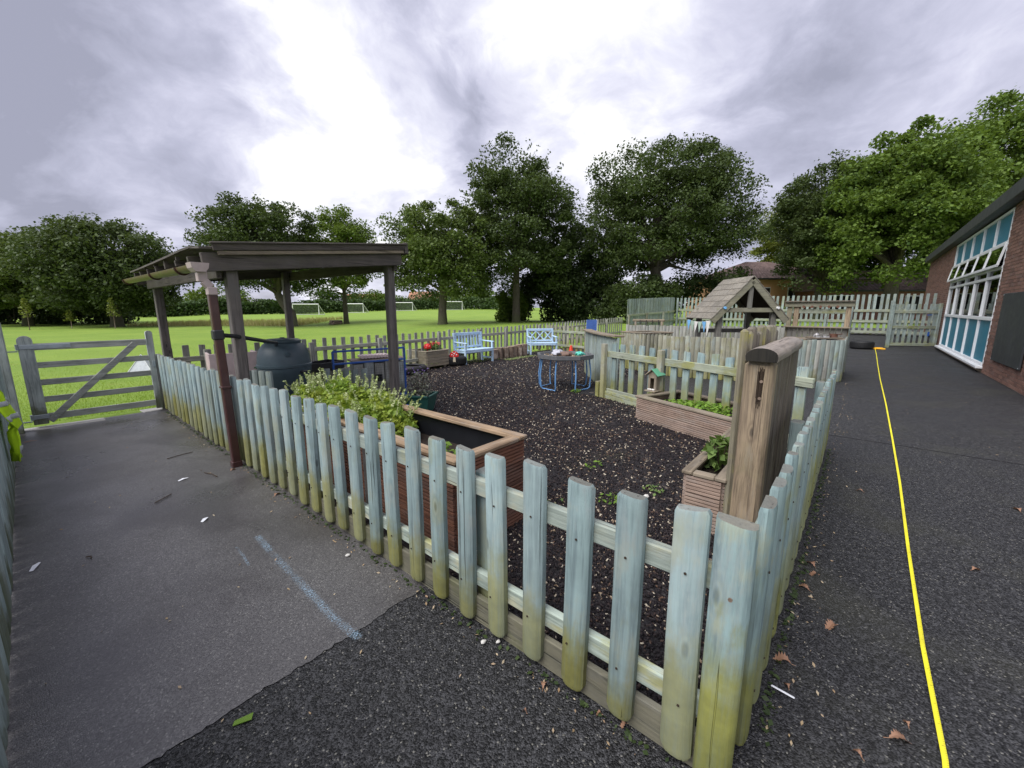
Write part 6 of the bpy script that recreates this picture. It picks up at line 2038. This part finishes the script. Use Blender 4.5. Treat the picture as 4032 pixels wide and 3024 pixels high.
# ------------------------------------------------------------------ goals on the field
labs = ['white football goal largest and furthest left beside the oak trunk', 'white football goal second from left by the slim tree', 'white football goal third from left beside the shelter post', 'white football goal furthest right behind the round tree trunk']
for i, (xd, Y_, w_, rz_) in enumerate(((668, 80, 4.6, 12), (770, 93, 4.4, -6), (877, 104, 4.3, -4), (981, 101, 4.4, 8))):
    x0, y0 = V(P_(xd, Y_), Y_)
    gl = thing('football_goal', labs[i], 'football goal', (x0, y0, float(gh(x0, y0)) + (0.0)), HEAD - PI / 2 + R(rz_), 'football goals')
    h_ = 2.0
    r_ = 0.10
    MB().tube([(-w_ / 2, 0, 0), (-w_ / 2, 0, h_), (w_ / 2, 0, h_), (w_ / 2, 0, 0)], r_, 8).build('goal_frame', 'white_paint', gl)
    dpt = 1.3 if i != 0 else 1.6
    for s_ in (-1, 1):
        MB().tube([(s_ * w_ / 2, 0, h_), (s_ * w_ / 2 + s_ * 0.7, dpt, 0.05), (s_ * w_ / 2, 0, 0.05)], 0.05, 6).build('side_bar', 'white_paint', gl)
    MB().tube([(-w_ / 2 - 0.7, dpt, 0.05), (w_ / 2 + 0.7, dpt, 0.05)], 0.05, 6).build('ground_bar', 'white_paint', gl)
    MB().add([(-w_ / 2, 0.05, h_), (w_ / 2, 0.05, h_), (w_ / 2 + 0.7, dpt, 0.08), (-w_ / 2 - 0.7, dpt, 0.08)], [(0, 1, 2, 3)]).build('goal_net', 'netting', gl)
x0, y0 = 0.30, 12.2
wg = thing('pop_up_goal', 'small white triangular pop up goal on the lawn beyond the gate', 'pop up goal', (x0, y0, 0), R(-35))
wg.scale = (0.85, 0.85, 0.75)
MB().add([(-0.32, 0, 0), (0.32, 0, 0), (0.0, 0.2, 0.62), (-0.32, 0.5, 0), (0.32, 0.5, 0)], [(0, 1, 2), (1, 4, 2), (4, 3, 2), (3, 0, 2)]).build('net_fabric', 'sheet_white', wg)
MB().tube([(-0.32, 0, 0.01), (0.0, 0.2, 0.63), (0.32, 0, 0.01)], 0.012, 6).build('hoop', 'white_paint', wg)
lp = thing('log_pile', 'small brown pile of logs beside the slim tree trunk', 'log pile', V(P_(733, 37.5), 37.5) + (0.1,), R(20))
for i in range(6):
    MB().tube([(-0.55 + 0.1 * (i % 2), (i % 3) * 0.2, 0.1 + 0.18 * (i // 3)), (0.6, (i % 3) * 0.2 + 0.05, 0.1 + 0.18 * (i // 3))], 0.1, 8).build('log', 'stump_bark', lp)

# ------------------------------------------------------------------ tape measure along the path
tm_ = thing('tape_measure', 'long yellow tape measure laid straight along the rubber path', 'tape measure', (0, 0, 0))
tp = [(-0.35, -0.47), (0.0, -0.535), (0.3, -0.565), (0.54, -0.578), (1.15, -0.572), (2.2, -0.585), (3.5, -0.61), (5.09, -0.625), (7.5, -0.64), (10.5, -0.64), (13.5, -0.66), (16.5, -0.69), (19.1, -0.70)]
rb = MB()
for i, (x, y) in enumerate(tp):
    rb.v += [(x, y - 0.0078, 0.0155), (x, y + 0.0078, 0.0125), (x, y + 0.0078, 0.0105), (x, y - 0.0078, 0.0135)]
for i in range(len(tp) - 1):
    for j in range(4):
        a, b = i * 4 + j, i * 4 + (j + 1) % 4
        rb.f.append((a, b, b + 4, a + 4))
rb.build('ribbon', 'tape_yellow', tm_)
tk = MB()
for i in range(260):
    x = -0.3 + i * 0.01
    if x > 2.2:
        break
    y = float(np.interp(x, [p[0] for p in tp], [p[1] for p in tp]))
    ln = 0.010 if i % 10 == 0 else 0.005
    zz = 0.0162
    tk.add([(x, y - 0.0085, zz), (x + 0.0012, y - 0.0085, zz), (x + 0.0012, y - 0.0085 + ln, zz - ln * 0.137), (x, y - 0.0085 + ln, zz - ln * 0.137)], [(0, 1, 2, 3)])
tk.build('tick_marks', 'tape_ink', tm_)
rl_ = MB()
rl_.bar((19.1, -0.70, 0.03), (19.55, -0.86, 0.03), 0.05, 0.05, 0.01).bar((19.28, -0.55, 0.04), (19.10, -0.98, 0.04), 0.04, 0.05, 0.01)
rl_.lathe([(0.02, 0), (0.13, 0), (0.13, 0.035), (0.02, 0.035)], 20, (19.42, -0.80, 0.03))
rl_.build('reel', 'tape_orange', tm_)

# ------------------------------------------------------------------ fallen leaves and litter


def oak_leaf(label, x, y, rz, L=0.085, z=0.006, curl=0.25, group='brown oak leaves on the rubber path'):
    L *= 0.7
    n_ = 7
    top, bot = [], []
    for i in range(n_ * 2 + 1):
        u = i / (n_ * 2)
        wd = math.sin(PI * min(1, u * 1.02)) ** 0.7 * (0.34 if i % 2 else 0.17) * (0.6 + 0.6 * u)
        top.append((u, wd))
        bot.append((u, -wd * rnd.uniform(0.85, 1.1)))
    mb = MB()
    for u, wd in top:
        mb.v.append(((u - 0.5) * L, wd * L, abs(wd) * L * curl + 0.012 * math.sin(u * 5)))
    for u, wd in bot:
        mb.v.append(((u - 0.5) * L, wd * L, abs(wd) * L * curl * 1.6 + 0.012 * math.sin(u * 5)))
    for u, wd in top:
        mb.v.append(((u - 0.5) * L, 0, 0.012 * math.sin(u * 5)))
    m_ = len(top)
    for i in range(m_ - 1):
        mb.f.append((2 * m_ + i, 2 * m_ + i + 1, i + 1, i))
        mb.f.append((m_ + i, m_ + i + 1, 2 * m_ + i + 1, 2 * m_ + i))
    mb.tube([(-0.5 * L, 0, 0.001), (-0.72 * L, 0.03 * L, 0.0)], 0.0012, 4, False)
    o = mb.build('fallen_leaf', 'leaf_dead', None, False, (x, y, z), rz)
    return tag(o, label, 'leaf', group)


oak_leaf('curled brown oak leaf hidden highest up beside the right fence', 1.59, -0.13, 0.6, 0.10)
oak_leaf('narrow brown leaf just below the highest oak leaf by the right fence', 1.47, -0.15, 2.2, 0.07)
oak_leaf('brown lobed oak leaf touching the right fence feet, third down', 1.30, -0.115, 1.2, 0.10)
oak_leaf('curled brown oak leaf standing alone between right fence and tape', 1.04, -0.25, 2.6, 0.095, curl=0.7)
oak_leaf('orange brown oak leaf pressed against a mossy right fence foot', 0.66, -0.10, 1.8, 0.10, curl=0.8)
oak_leaf('brown leaf alone to the right of the tape', 2.14, -0.87, -0.6, 0.09)
oak_leaf('largest brown oak leaf close left of the tape at the bottom', 0.55, -0.47, -0.9, 0.115)
oak_leaf('tiny brown leaf beside the largest oak leaf', 0.64, -0.49, 0.3, 0.05)
oak_leaf('pale tan leaf at the bottom edge below the corner post', 0.39, -0.35, 0.9, 0.06)
oak_leaf('brown leaf cut by the right picture edge', 3.42, -1.26, 0.2, 0.11)
oak_leaf('faded brown leaf near the right fence further along', 3.07, -0.34, 1.2, 0.08)
oak_leaf('small rust leaf above the white stick by the right fence', 0.54, -0.135, 0.4, 0.05)
oak_leaf('pinkish brown oak leaf in front of the front fence', -0.09, 0.62, 0.5, 0.07, group='brown leaves before the front fence')
oak_leaf('tiny rust leaf left of the pinkish one before the front fence', -0.23, 0.61, 1.5, 0.035, group='brown leaves before the front fence')
oak_leaf('tiny dark red leaf before the front fence', -0.06, 0.39, 2.1, 0.035, group='brown leaves before the front fence')
oak_leaf('pale pink petal shaped leaf before the front fence', -0.04, 0.30, 2.6, 0.045, group='brown leaves before the front fence')
oak_leaf('crumpled brown leaves at the fence foot below the mint', -0.10, 3.30, 0.7, 0.10, group='brown leaves before the front fence')
oak_leaf('tan leaf beside the downpipe foot', -0.16, 4.18, 0.7, 0.09, group='brown leaves before the front fence')
lg = MB().add([(-0.03, -0.008, 0), (0.03, -0.014, 0.004), (0.034, 0.012, 0.006), (-0.026, 0.010, 0.001), (-0.03, -0.008, 0.003), (0.03, -0.014, 0.007), (0.034, 0.012, 0.009), (-0.026, 0.010, 0.004)], [(0, 3, 2, 1), (4, 5, 6, 7), (0, 1, 5, 4), (1, 2, 6, 5), (2, 3, 7, 6), (3, 0, 4, 7)]).build('yellow_leaf', 'leaf_salad', loc=(-0.93, 1.38, 0.004), rz=-0.4)
tag(lg, 'single yellow green leaf scrap lying on the black rubber', 'leaf')
stk = MB().bar((0.495, -0.085, 0.008), (0.488, -0.165, 0.008), 0.009, 0.005, 0.002).build('lolly_stick', 'stick_white')
tag(stk, 'short white stick lying by the right fence foot', 'stick')
gn_ = MB().box((1.62, 2.12, 0.035), (0.10, 0.02, 0.006), 0.002, -0.9).build('plant_label', 'leaf_salad')
tag(gn_, 'lime green plastic plant label lying on the mulch', 'plant label')
for (a, b, lab) in (((-0.28, 5.05), (-0.50, 5.0), 'longest dark twig on the tarmac near the gate'), ((-0.36, 4.28), (-0.31, 4.08), 'short curved dark twig beside the downpipe'), ((-0.78, 3.85), (-0.66, 3.95), 'dark twig in the middle of the tarmac path'), ((-1.20, 3.25), (-1.18, 3.21), 'black scrap lying on the left of the tarmac')):
    tag(MB().tube([(a[0], a[1], 0.012), ((a[0] + b[0]) / 2 + 0.012, (a[1] + b[1]) / 2 + 0.01, 0.012), (b[0], b[1], 0.012)], 0.004, 5).build('twig', 'twig'), lab, 'twig')
for (x, y, rz_, L_, lab) in ((-0.52, 4.25, 0.3, 0.08, 'white paper strip on the tarmac left of the downpipe'), (-0.60, 3.25, 0.8, 0.07, 'pale blue white paper scrap on the tarmac below the downpipe'), (-1.40, 3.35, 1.2, 0.10, 'long white peel strip by the left fence'), (-1.38, 6.9, 0.1, 0.10, 'tan leaf scrap at the foot of the gate post')):
    tag(MB().add([(-L_ / 2, -0.008, 0), (0, -0.014, 0.008), (L_ / 2, -0.004, 0), (L_ / 2, 0.006, 0.001), (0, 0.012, 0.010), (-L_ / 2, 0.008, 0.002)], [(0, 1, 4, 5), (1, 2, 3, 4)]).build('paper_scrap', 'stick_white' if 'white' in lab else 'leaf_dead', None, False, (x, y, 0.008), rz_), lab, 'scrap')
g = np.random.default_rng(91)
pts = []
for _ in range(150):
    pts.append((-0.07 - abs(g.normal(0, 0.05)), g.uniform(0.1, 7.5), 0.008))
for _ in range(260):
    pts.append((g.uniform(0.2, 9.5), -0.09 - abs(g.normal(0, 0.07)), 0.006))
for _ in range(240):
    pts.append((g.uniform(0.5, 19), g.uniform(-2.4, -0.1), 0.005))
for _ in range(90):
    pts.append((g.uniform(-1.4, 0), g.uniform(0.3, 7.4), 0.008))
kind(leaves('leaf_litter', np.array(pts), 0.016, 'litter', None, 92, 2.0, 0.45), 'stuff', 'scattered tiny leaf and petal scraps on the paving')
pts = [(-0.05 - abs(g.normal(0, 0.018)), g.uniform(0.1, 7.5), 0.008) for _ in range(500)] + [(g.uniform(0.2, 4.2), -0.075 - abs(g.normal(0, 0.02)), 0.005) for _ in range(350)]
kind(leaves('moss', np.array(pts), 0.02, 'leaf_dark', None, 95, 2.0, 0.7), 'stuff', 'thin line of dark moss and crumbs along the fence feet')
for i, (x, y, r_) in enumerate(((-0.10, 0.95, 0.011), (-0.055, 0.90, 0.009), (-0.16, 2.05, 0.012), (1.75, 0.95, 0.022), (0.35, 1.02, 0.018))):
    tag(lump(MB(), (0, 0, r_ * 0.4), r_, 40 + i, (1.3, 0.9, 0.6), 6, 0.15).build('pebble', 'stone_white', smooth=True, loc=(x, y, 0.008 if i < 3 else 0.03)), ['largest white pebble before the gap in the front fence', 'smaller white pebble before the gap in the front fence', 'white pebble on the tarmac below the mint', 'white pebble on the mulch by the low planter', 'white pebble on the mulch seen between the near pickets'][i], 'pebble')
